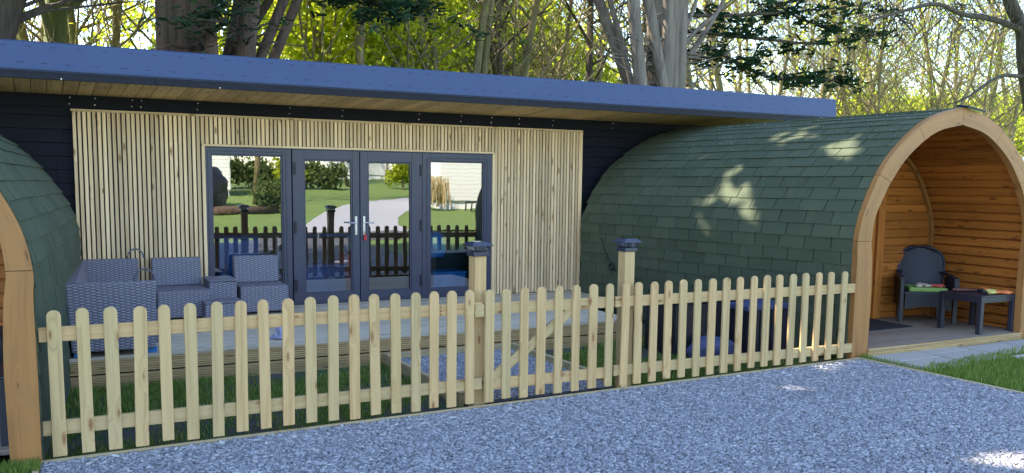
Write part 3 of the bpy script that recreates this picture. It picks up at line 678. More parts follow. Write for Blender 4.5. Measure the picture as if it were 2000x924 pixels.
# ------------------------------------------------------------------ pods
OUT = [(1.5, 0), (1.5, .6), (1.495, 1.0), (1.5, 1.21), (1.445, 1.467), (1.33, 1.717), (1.235, 1.89), (1.05, 2.118), (.69, 2.40), (.37, 2.544), (0, 2.625)]
INN = [(1.275, 0), (1.265, .6), (1.28, 1.0), (1.30, 1.21), (1.262, 1.466), (1.16, 1.66), (1.065, 1.815), (.855, 2.06), (.585, 2.258), (.34, 2.372), (0, 2.440)]
cO = catmull([(a, 0, b) for a, b in OUT], 5); cI = catmull([(a, 0, b) for a, b in INN], 5)
def hw(z): return float(np.interp(z, [p.z for p in cO], [p.x for p in cO]))
def pod(cx, y0, label, sides, back_dx, back_k, slim=0.):
    L = 4.3
    cI = [Vector((p.x+slim*min(1, p.x/.9), 0, p.z+slim*max(0, 1-p.x/1.2))) for p in globals()['cI']]
    t = thing('camping_pod', label, 'camping pod', (cx, y0, 0), 0)
    arc = [0.]
    for a, b in zip(cO, cO[1:]): arc.append(arc[-1]+(b-a).length)
    ox = np.array([p.x for p in cO]); oz = np.array([p.z for p in cO]); tot = arc[-1]
    def sp(u, y, off, sd):                               # u = arc length from the ground, off = outwards
        x = np.interp(u, arc, ox); z = np.interp(u, arc, oz); e = .02
        dx = np.interp(min(u+e, tot), arc, ox)-np.interp(max(u-e, 0), arc, ox); dz = np.interp(min(u+e, tot), arc, oz)-np.interp(max(u-e, 0), arc, oz)
        l = math.hypot(dx, dz); f = y/L; k = 1+(back_k-1)*f
        return (sd*(x+dz/l*off)*k+back_dx*f, y, z-dx/l*off-.03*f)
    rows = 25; rh = tot/rows
    und = MB(); sh = MB()
    for sd in (-1, 1):
        und.grid([[sp(u, y, -.012, sd) for y in np.linspace(.03, L, 6)] for u in np.linspace(0, tot, 40)], None, sd < 0)
        for r in range(rows):
            u0, u1 = r*rh, (r+1)*rh+.02; y = .03-(.165 if r % 2 else 0)-.04*((r*7) % 3)
            while y < L:
                ya, yb = max(y+.005, .03), min(y+.323, L); y += .33
                if yb-ya < .02: continue
                l0 = .009+random.uniform(-.002, .005); wob = random.uniform(-.004, .004)
                A = [sp(u0+wob, ya, l0, sd), sp(u0+wob, yb, l0+random.uniform(-.001, .003), sd), sp(min(u1, tot), yb, .001, sd), sp(min(u1, tot), ya, .001, sd)]
                Bm = [sp(u0+wob, ya, -.010, sd), sp(u0+wob, yb, -.010, sd)]
                q = A if sd > 0 else A[::-1]; sh.poly(q[::-1])
                sh.poly([A[0], A[1], Bm[1], Bm[0]]); sh.poly([A[0], A[3], Bm[0]]); sh.poly([A[1], A[2], Bm[1]])
    und.poly([sp(u, L, -.013, -1) for u in np.linspace(0, tot, 30)]+[sp(u, L, -.013, 1) for u in np.linspace(tot, 0, 30)])
    und.build('shell_underlay', 'dark_void', t)  # black in the widened joints stands in for shadow under the tabs
    nsh = len(sh.f); nm = sh
    for r in range(17, 23):                               # bright clout nails on the upper courses
        for k in range(26):
            if random.random() < .6:
                y = .1+k*.165+random.uniform(-.02, .02)
                if y < 3.2: p = sp(r*rh+.03, y, .012, sides); nm.tube([p, (p[0]+sides*.006, p[1], p[2]+.006)], .0042, 5)
    me = sh.build('shingles', 'shingle', t).data; me.materials.append(M['steel'])
    for q_ in me.polygons[nsh:]: q_.material_index = 1
    # arch boards, with open joints
    cuts = [0, 15, 30, 40, 50]
    for sd in (-1, 1):
        for a, b in zip(cuts, cuts[1:]):
            pts = list(range(a, b+1)); mb = MB(); y0_, y1_ = -.035, .05; ou = random.random()*9
            gap = .0022
            def pt(i, c):
                p = c[i].copy()
                if i == a and a: p += (c[i+1]-c[i]).normalized()*gap
                if i == b: p -= (c[i]-c[i-1]).normalized()*gap
                return p
            P4 = []
            for i in pts:
                o_, i_ = pt(i, cO), pt(i, cI); P4.append([(sd*i_.x, y0_, i_.z), (sd*o_.x, y0_, o_.z), (sd*o_.x, y1_, o_.z), (sd*i_.x, y1_, i_.z), (sd*i_.x, y0_, i_.z)])
            ll = [arc[i] for i in pts]
            mb.grid(P4, lambda i, j: (ll[i]+ou, [0, .2, .29, .49, .58][j]+ou), sd > 0)
            for e in (P4[0], P4[-1]): mb.poly(e[:4], [(0, 0), (.2, 0), (.2, .08), (0, .08)])
            mb.build('arch_board', 'archwood', t)
    # lining planks inside the porch
    ln = MB(); YB = 1.45
    def lp(u, y, sd, d): return sp(u, y, -.055-d, sd)
    npl = 30; ph = tot/npl
    for sd in (-1, 1):
        for k in range(npl):
            u = k*ph; us = [u+.001, u+.016, u+ph-.016, u+ph-.001]; ds = [-.026, .004, .004, -.026]; ou, ov = random.random()*9, random.random()*9
            ln.grid([[lp(min(q, tot), y, sd, dd) for y in (.05, .5, 1., YB)] for q, dd in zip(us, ds)], lambda i, j: ([0, .45, .95, YB][j]+ou, [0, .016, ph-.016, ph][i]+ov), sd > 0)
    ln.build('porch_lining', 'amber', t)
    k = 1+(back_k-1)*YB/L; bw = MB(); z = .06; cxb = back_dx*YB/L
    while z < 2.42:
        h = max(.02, (hw(min(z+.135, 2.62))-.05)*k); bw.box(cxb-h, cxb+h, YB, YB+.026, z, z+.094, None, 0); bw.box(cxb-h, cxb+h, YB+.03, YB+.04, z+.088, z+.108, None, 0); z += .106
    bw.build('back_wall', 'amber', t, .011)
    tr = MB()
    for sd in (-1, 1):
        A, Bq = [], []
        for u in np.linspace(0, tot, 40):
            A.append([sp(u, YB-.05, -.07, sd), sp(u, YB-.05, -.115, sd), sp(u, YB, -.115, sd)])
        tr.grid(A, lambda i, j: (i*.09, j*.045), sd < 0)
    tr.build('corner_trim', 'archwood', t)
    dr = MB()
    for q in ((-.62, -.50, .09, 2.0), (.50, .62, .09, 2.0), (-.50, .50, 1.9, 2.0)): dr.box(cxb+q[0], cxb+q[1], YB-.07, YB-.003, q[2], q[3])
    d = dr.build('door', 'amber', t, .004)
    mb = MB(); mb.box(cxb-.495, cxb+.495, YB-.035, YB-.004, .1, 1.895); mb.build('door_panel', 'amber', d)
    mb = MB(); mb.box(cxb-.44, cxb-.41, YB-.05, YB-.036, 1.0, 1.2); mb.tube([(cxb-.425, YB-.05, 1.12), (cxb-.425, YB-.09, 1.12), (cxb-.32, YB-.09, 1.12)], .009, 6); mb.build('handle', 'steel', d)
    fl_ = MB(); y = -.045
    while y < YB+.05: fw = 1.25 if y < .06 else 1.44; fl_.box(-fw, fw, y, y+.138, .05, .083); y += .141
    fl_.build('porch_floor', 'porch', t)
    fs = MB(); zz = -.03
    while zz < .075: fs.box(-1.272, 1.272, -.056, -.03, zz, zz+.0135); zz += .02
    fs.box(-1.272, 1.272, -.042, -.028, -.03, .08); fs.build('step_board', 'deckface', t)
    return t, sp, tot
podR, spR, totR = pod(8.87, 6.5, 'green shingled camping pod on the right with open timber porch and chair', -1, -.12, 1.32)
podL, spL, totL = pod(-1.543, 6.18, 'green shingled camping pod cut off by the left picture edge', 1, 0, 1.28, .055)
mb = MB(); m = Matrix.Translation((9.02, 6.47, 2.618)) @ Matrix.Rotation(.13, 4, 'Y') @ Matrix.Rotation(.12, 4, 'X'); mb.box(-.15, .15, -.06, .1, -.011, .011, m)
t = tag(mb.build('solar_lamp', 'solar', None, .003), 'small dark solar lamp panel fixed on top of the right pod arch', 'solar lamp')
mb = MB(); mb.box(8.38, 9.30, 7.26, 7.86, .0835, .096); tag(mb.build('door_mat', 'mat', None, .004), 'dark door mat on the porch floor of the right pod', 'door mat')

# garden chair of moulded rattan
def chair(name, label, loc, rz):
    t = thing(name, label, 'chair', loc, rz)
    W, D = .30, .52
    def uvb(i, j, su, sv): return (j*su, i*sv)
    mb = MB(); P = []                                     # backrest: curved shell, flaring to a round top
    NR = 20
    for i in range(NR+1):
        f = 1-(1-i/NR)**1.6; z = .30+.61*f; hwid = .215+.065*math.sin(min(f/.66, 1)*PI/2) if f < .66 else .28*(1-((f-.66)/.345)**2.6)**.42
        P.append([(hwid*s, D*.82+.16*f+.055*(1-s*s), z) for s in np.linspace(-1, 1, 15)])
    mb.grid(P, lambda i, j: (j*.036, P[i][0][2])); mb.build('backrest', 'rattan', t, 0, True, .022)
    mb = MB(); mb.tube([P[i][0] for i in range(0, NR+1)]+P[NR][4:-4:3]+[P[i][14] for i in range(NR, -1, -1)], .014, 6); mb.build('back_rim', 'charcoal', t, 0, True)
    mb = MB(); mb.box(-W+.02, W-.02, .02, D, .345, .385); mb.build('seat', 'charcoal', t, .008)
    ap = [(-W+.03, .36), (-W+.03, .16)]+[(x, .16+.045*math.cos(x/(W-.03)*PI/2)) for x in np.linspace(-W+.03, W-.03, 13)][1:-1]+[(W-.03, .16), (W-.03, .36)]
    mb = MB(); mb.prism(ap[::-1], .02, .035, None, 'h'); mb.build('front_panel', 'rattan', t)
    for s in (-1, 1):
        mb = MB(); x0, x1 = sorted((s*(W-.015), s*(W+.035)))
        mb.prism([(x0, 0), (x1, 0), (x1+s*.004, .56), (x0, .56)], 0, .05); mb.build('leg', 'charcoal', t, .006)
        mb = MB(); mb.prism([(min(s*.22, s*.26), 0), (max(s*.22, s*.26), 0), (max(s*.2, s*.25), .36), (min(s*.2, s*.25), .36)], D-.02, D+.03); mb.build('leg', 'charcoal', t, .006)
        mb = MB(); A = []
        for y, z, x in ((.0, .565, W+.012), (.12, .575, W+.02), (.3, .585, W+.01), (.43, .60, W-.015), (.50, .61, W-.05)): A.append([(s*(x-.028), y, z), (s*(x+.028), y, z), (s*(x+.03), y, z-.028), (s*(x-.03), y, z-.028), (s*(x-.028), y, z)])
        mb.grid(A, None, s > 0); mb.poly(A[0][:4]); mb.poly(A[-1][:4]); mb.build('armrest', 'charcoal', t, .004)
        mb = MB(); mb.grid([[(s*W, y, z) for y in (.05, .2, .35, D-.04)] for z in (.2, .36, .55)], lambda i, j: (j*.16, [0, .16, .35][i])); mb.build('side_panel', 'rattan', t, 0, False, .015)
    return t
chair('garden_chair', 'charcoal moulded rattan armchair on the right pod porch', (9.70, 7.375, .083), -.69)
mb = MB(); mb.box(-.225, .225, .03, .44, 0, .055); o = mb.build('seat_cushion', 'cushion', None, .018); o.location = (9.70, 7.375, .083+.386); o.rotation_euler = (0, 0, -.69)
tag(o, 'lime green cushion on the armchair of the right pod', 'cushion')
def garden_table(label, loc, w, d, rz=0):
    t = thing('garden_table', label, 'table', loc, rz)
    mb = MB(); mb.box(-w/2, w/2, -d/2, d/2, .425, .445); mb.build('table_top', 'charcoal', t, .005)
    mb = MB()
    for q in ((-w/2+.006, w/2-.006, -d/2+.006, -d/2+.025), (-w/2+.006, w/2-.006, d/2-.025, d/2-.006), (-w/2+.006, -w/2+.025, -d/2+.026, d/2-.026), (w/2-.025, w/2-.006, -d/2+.026, d/2-.026)): mb.box(*q, .365, .4245)
    mb.build('apron', 'charcoal', t)
    for x in (-1, 1):
        for y in (-1, 1): mb = MB(); a, b = sorted((x*(w/2-.001), x*(w/2-.058))); c, e = sorted((y*(d/2-.001), y*(d/2-.058))); mb.box(a, b, c, e, 0, .4248); mb.build('leg', 'charcoal', t, .005)
    return t
garden_table('low square charcoal table on the right pod porch, holding work gloves', (9.845, 6.83, .083), .64, .56)
chair('garden_chair', 'charcoal rattan armchair inside the left pod porch, mostly outside the picture', (-.56, 7.3, .083), .2)
garden_table('low charcoal table inside the left pod porch at the picture edge', (-.52, 6.62, .083), .62, .5)
def glove(label, loc, rz, hand, cuff, sc=1., roll=0.):
    t = thing('work_glove', label, 'glove', loc, rz)
    bm = MB()
    bm.tube([(0, -.015, .014), (0, .02, .017), (0, .06, .018), (0, .095, .014)], [.034, .042, .044, .036], 10, True, .36)
    for k, (fx, ln_) in enumerate(((-.032, .066), (-.011, .078), (.011, .074), (.031, .058))):
        b = .012*math.sin(k*2.1); bm.tube([(fx*.9, .075, .014), (fx*1.05, .09+ln_*.4, .020+b*.3), (fx*1.2+b, .09+ln_*.8, .016), (fx*1.22+b, .09+ln_, .011)], [.010, .0105, .0095, .005], 7)
    bm.tube([(.03, .03, .014), (.058, .05, .018), (.068, .082, .014), (.066, .098, .011)], [.012, .0125, .011, .006], 7)
    bm.build('hand', hand, t, 0, True)
    mb = MB(); mb.tube([(0, -.075, .013), (0, -.04, .014), (0, -.012, .0145)], [.038, .033, .036], 10, True, .36); mb.build('cuff', cuff, t, 0, True)
    t.scale = (sc, sc, sc); return t
glove('pale yellow work glove with orange fingers at the right end of the porch table', (9.93, 6.66, .529), -1.9, 'orange_rubber', 'yellow_knit', 1.25)
glove('yellow work glove lying behind the pale one on the porch table', (9.90, 6.76, .529), -1.5, 'yellow_knit', 'black_plastic', 1.2)
glove('dark brown leather glove crumpled at the back of the porch table', (9.84, 6.95, .529), 1.2, 'brown_leather', 'brown_leather', 1.2)
glove('orange and black glove at the back right of the porch table', (10.06, 6.93, .529), -1.2, 'orange_rubber', 'black_plastic', 1.1)
R69 = Matrix.Rotation(-.69, 4, 'Z'); pc = Vector((9.70, 7.375, 0))
def oncush(x, y): v = R69 @ Vector((x, y, 0)); return (pc.x+v.x, pc.y+v.y, .083+.386+.056)
glove('cream knitted glove lying on the left of the lime cushion', oncush(-.08, .16), -1.0, 'cream_knit', 'cream_knit', 1.15)
glove('red fingered knitted glove lying across the lime cushion', oncush(.05, .15), -2.0, 'red_knit', 'cream_knit', 1.1)

# ------------------------------------------------------------------ dark things behind the right fence
t = thing('storage_box', 'tall black storage box behind the right fence, beside the deck end', 'storage box', (6.3, 7.75, -.06))
mb = MB(); mb.box(-.40, .40, -.25, .3, 0, .56); mb.build('body', 'black_plastic', t, .015)
mb = MB(); mb.box(-.42, .42, -.27, .32, .562, .60); mb.build('lid', 'black_plastic', t, .012)
t = thing('slatted_bin', 'dark slatted bin with slate blue rim behind the right fence', 'bin', (6.86, 7.35, -.06))
mb = MB()
for k in range(7): x = -.27+k*.08; mb.prism([(x+.012, .02), (x+.06, .02), (x+.068, .5), (x+.005, .5)], -.2, -.185)
mb.build('slats', 'charcoal', t, .003)
mb = MB(); mb.box(-.27, .29, -.184, .2, .02, .5); mb.build('body', 'black_plastic', t, .01)
mb = MB(); mb.box(-.30, .32, -.215, .23, .502, .56); mb.build('rim', 'bag', t, .012)
blob('sack', 'bag', (6.25, 7.25, .02), (.30, .17, .16), 'slumped blue grey sack on the grass behind the right fence', 'sack', 4, True, .25)
mb = MB(); pts = catmull([spR(1.05, 3.85, .02, -1), spR(.85, 3.75, .02, -1), spR(.7, 3.62, .02, -1), spR(.62, 3.55, .02, -1), spR(.55, 3.35, .02, -1), spR(.38, 3.1, .02, -1)], 4)
mb.tube(pts, .007, 6); c = Vector(spR(.66, 3.6, .035, -1)); mb.tube([c+Vector((0, .05*math.cos(a), .05*math.sin(a))) for a in np.linspace(0, 4*PI, 30)], .012, 6)
o = mb.build('cable_loop', 'cable', None, 0, True); o.location = (8.87, 6.5, 0); tag(o, 'black cable with a small coil hanging on the green shingles by the cabin', 'cable')

# ------------------------------------------------------------------ trees
SHAFT = [((5.52, 3.55, 0), .2), ((5.68, 3.52, 0), .16), ((5.73, 5.66, 0), .15), ((6.88, 6.36, 0), .12), ((7.1, 6.4, 0), .12), ((6.63, 6.2, 0), .10), ((6.68, 5.78, 0), .12),
         ((7.57, 9.42, 2.15), .19), ((7.11, 8.71, 1.39), .18), ((7.66, 8.97, 2.18), .21), ((7.38, 8.31, 1.83), .17), ((7.21, 7.83, 1.31), .13), ((7.92, 8.1, 2.31), .20), ((7.94, 7.3, 2.27), .20), ((7.30, 8.05, 1.62), .10), ((7.76, 7.0, 2.1), .12), ((8.25, 7.75, 2.44), .14)]
S = np.array(SUN)
def gaps(C):                                            # crowns thinned along sun lines, shaped so sun patches land on chosen spots
    k = np.ones(len(C), bool)
    for p, r in SHAFT:
        d = C-np.array(p); a = d@S; k &= ~((np.linalg.norm(d-a[:, None]*S, axis=1) < r+.16) & (a > 0) & (rng.random(len(C)) < .965))
    return k
def sprays(C, size, thin=.28):
    n = len(C); a = runit(n); a[:, 2] = a[:, 2]*.5-.25; a /= np.linalg.norm(a, axis=1)[:, None]; b = np.cross(a, runit(n)); b /= np.linalg.norm(b, axis=1)[:, None]
    s = size*(.6+.8*rng.random((n, 1))); return quads(C, a*s*.5, b*s*thin)
def ellip(c, r, n): return np.array(c)+runit(n)*(rng.random((n, 1))**.4)*np.array(r)
def clumped(c, r, n, k, cr):
    cc = ellip(c, r, k); i = rng.integers(0, k, n); return cc[i]+rng.normal(size=(n, 3))*cr
def merge(parts):
    V, Fq, o = [], [], 0
    for v, f in parts: V.append(v); Fq.append(f+o); o += len(v)
    return np.concatenate(V), np.concatenate(Fq)
def flute(mb, pts, rad, n=28, amp=.16, k=7, ph=0.):
    b = len(mb.v)
    for i, (p, r) in enumerate(zip(pts, rad)):
        for j in range(n):
            a = 2*PI*j/n; rr = r*(1-amp*(.5+.5*math.cos(k*a+ph+.12*i))**2-.05*math.sin(3*a+i*.3)); mb.v.append((p[0]+rr*math.cos(a), p[1]+rr*math.sin(a), p[2]))
    for i in range(len(pts)-1):
        for j in range(n):
            j2 = (j+1) % n; mb.f.append((b+i*n+j, b+i*n+j2, b+(i+1)*n+j2, b+(i+1)*n+j)); mb.uv.append([(0, 0)]*4)
def stem(mb, a, b, top, r0, r1, n=10, wob=.05):          # a stem through two seen points, carried down to the ground and up into the crown
    a, b = Vector(a), Vector(b); d = (b-a)/(b.z-a.z); base = a-d*(a.z+.1); e = b+d*(top-b.z)
    pts = []; rr = []
    for i in range(13):
        f = i/12; p = base.lerp(e, f); pts.append(p+Vector((math.sin(f*9+r0*40)*wob*(f > .1), math.cos(f*7+r0*31)*wob, 0))); rr.append(r0+(r1-r0)*f)
    mb.tube(pts, rr, n)
def cypress(label, build, crown, sp_parts, bark_m):
    t = thing('cypress_tree', label, 'tree', (build['x'], build['y'], 0)); T = Matrix.Translation((-build['x'], -build['y'], 0))
    mb = MB(); build['f'](mb); o = mb.build('trunk', bark_m, t, 0, True); o.matrix_parent_inverse = T
    parts = []
    for c, r, n in crown:
        C = clumped(c, r, n, max(30, n//70), .42); C = C[gaps(C)]; parts.append(sprays(C, .42))
    parts += sp_parts
    V, Fq = merge(parts); o = np_mesh('crown', V, Fq, 'needle', t); o.matrix_parent_inverse = T
    return t
def boughs(paths, per=260, sz=.13, spread=.13):
    parts = []; mb = MB()
    for pts, r in paths:
        cp = catmull(pts, 6); mb.tube(cp, np.linspace(r, r*.25, len(cp)), 6)
        C = []
        for i in range(2, len(cp)):
            for j in range(3):                             # side twigs, each with its own tuft
                if rng.random() < .2: continue
                e = Vector((rng.normal()*.42, rng.normal()*.42, rng.normal()*.17-.03)); mb.tube([cp[i], cp[i]+e], [.008, .003], 3, False)
                m = int(per*.30*(.4+rng.random())); f = rng.random((m, 1))**.6; C.append(np.array(cp[i])+f*np.array(e)*1.15+rng.normal(size=(m, 3))*np.array([.05, .05, .03]))
        C = np.concatenate(C); n = len(C)
        a = runit(n); a[:, 2] *= .35; a /= np.linalg.norm(a, axis=1)[:, None]; b = np.cross(a, runit(n)); b /= np.linalg.norm(b, axis=1)[:, None]
        s = sz*(.5+rng.random((n, 1))); parts.append(quads(C, a*s*.5, b*s*.12))
    return parts, mb
# left cypress: great fluted trunk with leaning side stems
def left_trunk(mb):
    x0, x1 = at(298, 80, 14).x, at(405, 80, 14).x; c = (x0+x1)/2; r = (x1-x0)/2
    flute(mb, [(c+.01*i, 14, -.1+i*1.0) for i in range(15)], [r*1.25, r*1.08, r*1.0, r, r, r*.98, r*.95, r*.9, r*.8, r*.7, r*.6, r*.5, r*.4, r*.3, r*.1], 40, .30, 6, .6)
    for (ax, ay, bx_, by, r, y) in ((408, 100, 404, 0, .12, 13.4), (440, 105, 462, 0, .10, 14.2), (484, 110, 492, 0, .19, 13.7), (505, 108, 550, 0, .10, 13.9), (530, 112, 577, 0, .10, 14.1), (455, 105, 520, 0, .09, 14.6)):
        stem(mb, at(ax, ay, y), at(bx_, by, y), 9, r, r*.5, 12)
    for k in range(26):
        z = 3.2+random.random()*3; a = random.uniform(-PI, PI); p = Vector((c+.2+random.random()*.8, 13.8, z)); q = p+Vector((math.cos(a)*1.1, -.2+math.sin(a)*.6, random.uniform(-.5, .8))); mb.tube([p, p.lerp(q, .5)+Vector((0, 0, .1)), q], [.03, .018, .006], 5)
lp_, lb = boughs([([at(395, -30, 13.2), at(430, 30, 12.9), at(462, 62, 12.8)], .03), ([at(420, -40, 13.2), at(432, 10, 12.9), at(445, 45, 12.8)], .03)], 42, .10)
lp2, lb2 = boughs([([at(640, -60, 14), at(740, 5, 13.6), at(840, 10, 13.4)], .04), ([at(620, -50, 14.4), at(700, -5, 13.9), at(790, 25, 13.6)], .04)], 75, .13)
cypress('huge fluted reddish cypress behind the left half of the cabin roof', dict(x=2.1, y=14, f=lambda mb: (left_trunk(mb), mb.__init__() if False else None)),
        [((2, 14.2, 10), (4.2, 3.6, 4.6), 9000), ((-.5, 12.5, 12.5), (4, 3, 3.5), 7000)], lp_+lp2, 'bark_red')
def dark_left(mb):
    stem(mb, at(2, 75, 15), at(20, 0, 15), 13, .24, .1, 14); 
    for k in range(10):
        p = at(12, 30, 15)+Vector((0, 0, random.random()*2-.6)); mb.tube([p, p+Vector((.5, -.1, .25)), p+Vector((1.0+random.random(), -.2, random.uniform(.1, .9)))], [.04, .025, .008], 5)
cypress('dark cypress trunk leaning at the left picture edge above the roof', dict(x=-.35, y=15, f=dark_left), [((-2.5, 14.5, 11), (3.6, 3.2, 5), 8000), ((-4.5, 12, 14), (3.5, 3, 3.5), 6000)], [], 'bark_dark')
def right_trunk(mb):
    x0, x1 = at(1264, 160, 15).x, at(1328, 160, 15).x; c = (x0+x1)/2; r = (x1-x0)/2*1.06
    flute(mb, [(c+.004*i*i*.2, 15, -.1+i*1.0) for i in range(15)], [r*1.3, r*1.1, r, r, r*.98, r*.97, r*.95, r*.9, r*.8, r*.7, r*.6, r*.5, r*.4, r*.3, r*.1], 34, .22, 6, 2.2)
    stem(mb, at(1252, 160, 14.6), at(1238, 0, 14.6), 10, .155, .09, 14, .03)
    stem(mb, at(1288, 120, 14.55), at(1268, 0, 14.55), 9, .13, .08, 12, .03)
    for (ax, ay, bx_, by, r, y) in ((1230, 160, 1168, 0, .15, 15.6), (1222, 120, 1195, 10, .08, 15.3)): stem(mb, at(ax, ay, y), at(bx_, by, y), 8, r, r*.6, 10)
    for pts, r in (([(1322, 140), (1345, 110), (1380, 60), (1420, -10)], .075), ([(1322, 110), (1350, 70), (1395, 30), (1450, -20)], .05), ([(1318, 70), (1345, 40), (1360, 0), (1372, -30)], .06)):
        mb.tube(catmull([at(*p, 14.8) for p in pts], 4), np.linspace(r, r*.5, 13), 8)
    for k in range(60):
        s = random.choice((-1, 1)); x = c+s*r*.8; z = 3.4+random.random()*3.2; p = Vector((x, 14.8, z)); L = .6+1.6*random.random()
        q = p+Vector((s*L, random.uniform(-.5, .4), random.uniform(-.3, .9))); mb.tube([p, p.lerp(q, .5)+Vector((0, 0, -.12)), q], [.024, .014, .005], 5)
rp, rb = boughs([([at(1335, 30, 15), at(1430, 30, 14.8), at(1560, 22, 14.6), at(1690, 10, 14.4)], .05), ([at(1340, 60, 15), at(1480, 75, 14.8), at(1600, 85, 14.7), at(1720, 65, 14.5)], .05),
                 ([at(1335, 100, 15), at(1400, 118, 14.8), at(1470, 128, 14.7)], .035), ([at(1380, 90, 15), at(1500, 150, 14.8), at(1600, 155, 14.7), at(1660, 160, 14.6)], .045), ([at(1480, -20, 15), at(1560, 35, 14.8), at(1640, 60, 14.7)], .04)], 62, .14)
cypress('grey multi stemmed cypress with layered dark boughs right of the roof middle', dict(x=11.1, y=15, f=right_trunk), [((12, 15.5, 11), (4.2, 3.6, 4.4), 6500)], rp, 'bark_grey')
for (x, y, h, lab) in ((-6.5, 12.5, 13, 'tall dark cypress unseen behind the left pod, placed to shade the cabin'), (-10.5, 8.5, 14, 'tall dark cypress unseen far to the left beside the left pod, placed for its shade'), (-8, 17, 15, 'tall dark cypress unseen left of the picture in the second row, placed for its shade'), (-13.5, 13, 16, 'tall dark cypress unseen left of the picture, outermost of the row placed for shade')):  # unseen trees, placed outside the view for the shade they cast
    cypress(lab, dict(x=x, y=y, f=lambda mb, x=x, y=y, h=h: mb.tube([(x, y, -.1), (x+.1, y, h*.5), (x, y, h)], [.42, .3, .06], 14)), [((x, y, h*.72), (3.7, 3.7, h*.42), 7500), ((x+1.2, y-.5, h*.85), (3.2, 3.2, h*.25), 4000)], [], 'bark_dark')
for o in list(COL.objects):                               # each cypress gets its own bough wood
    if o.name.startswith('cypress_tree') and o.type == 'EMPTY':
        for q in {'huge': [lb, lb2], 'grey': [rb]}.get(o['label'].split()[0], []):
            w_ = q.build('bough', 'bark_dark', o, 0, True); w_.matrix_parent_inverse = Matrix.Translation(-o.location)

# woodland trees: recursive branches
def woody(seed, H, r0, lean=0., fork=2, twigs=1., low=2.0):
    R = random.Random(seed); mb = MB(); tips = []
    def grow(p, d, L, r, lev):
        n = 5 if lev == 0 else 4; pts = [p]; q = p.copy(); dd = d.copy(); seg = L/n; rad = [r]
        for i in range(n):
            dd = (dd+Vector((R.gauss(0, .10+.06*lev), R.gauss(0, .10+.06*lev), .05+.03*lev))).normalized(); q = q+dd*seg; pts.append(q.copy()); rad.append(r*(1-(.55 if lev == 0 else .75)*(i+1)/n))
        mb.tube(pts, rad, (8, 5, 4, 3)[min(lev, 3)], lev == 0)
        if lev >= 3: tips.append(pts[-1]); tips.append(pts[2]); return
        m = (int(15*twigs), int(7*twigs), int(5*twigs))[lev]
        for k in range(m):
            f = (low/H+(1-low/H)*(k+.5*R.random())/m) if lev == 0 else .2+.8*(k+R.random())/m
            i = min(int(f*n), n-1); b = pts[i].lerp(pts[i+1], f*n-i); a = R.random()*6.28
            el = R.uniform(.25, .95) if lev == 0 else R.uniform(-.15, .8)
            side = Vector((math.cos(a), math.sin(a), el)).normalized(); nd = (side*.75+dd*.35).normalized() if lev else side
            grow(b, nd, L*R.uniform(.25, .42) if lev == 0 else L*R.uniform(.4, .65), max(.004, rad[i]*R.uniform(.28, .45) if lev == 0 else r*.5), lev+1)
    grow(Vector((0, 0, -.1)), Vector((lean, 0, 1)).normalized(), H, r0, 0)
    return mb, np.array([tuple(t) for t in tips])
PROTO = {}
def wtree(kind, loc, rz, sc, label, group):
    if kind not in PROTO:
        seed, H, r0, lean, tw, low, bk, nl, lsz, lm = {
            'slim': (3, 13, .13, .02, .9, 2.2, 'bark_pale', 900, .085, 'spring'), 'slim2': (8, 14, .11, -.06, 1., 1.5, 'bark_pale', 900, .085, 'spring'),
            'lean': (15, 12, .10, .16, 1., 1.2, 'bark_pale', 1000, .08, 'spring'), 'pole': (41, 13, .13, .04, .55, 2.6, 'bark_pale', 500, .085, 'spring'), 'dark': (21, 13, .16, .04, 1.2, 2., 'bark_dark', 900, .08, 'hedgeleaf'),
            'moss': (27, 12, .18, -.03, 1., 2.5, 'bark_moss', 700, .085, 'spring'), 'twig': (33, 9, .08, .05, 1.15, .6, 'bark_pale', 500, .075, 'spring')}[kind]
        mb, tips = woody(seed, H, r0, lean, 2, tw, low)
        t = thing('woodland_tree', label, 'tree', loc, rz, group); mb.build('trunk', bk, t, 0, True)
        i = rng.integers(0, len(tips), nl); V, Fq = leafquads(tips[i]+rng.normal(size=(nl, 3))*.22, lsz); np_mesh('crown', V, Fq, lm, t)
        t.scale = (sc, sc, sc); PROTO[kind] = t; return t
    t = dup(PROTO[kind], loc, rz, label, (sc, sc, sc))
    if group: t['group'] = group
    elif 'group' in t.keys(): del t['group']
    return t
G = 'slim bare trees of the woodland'
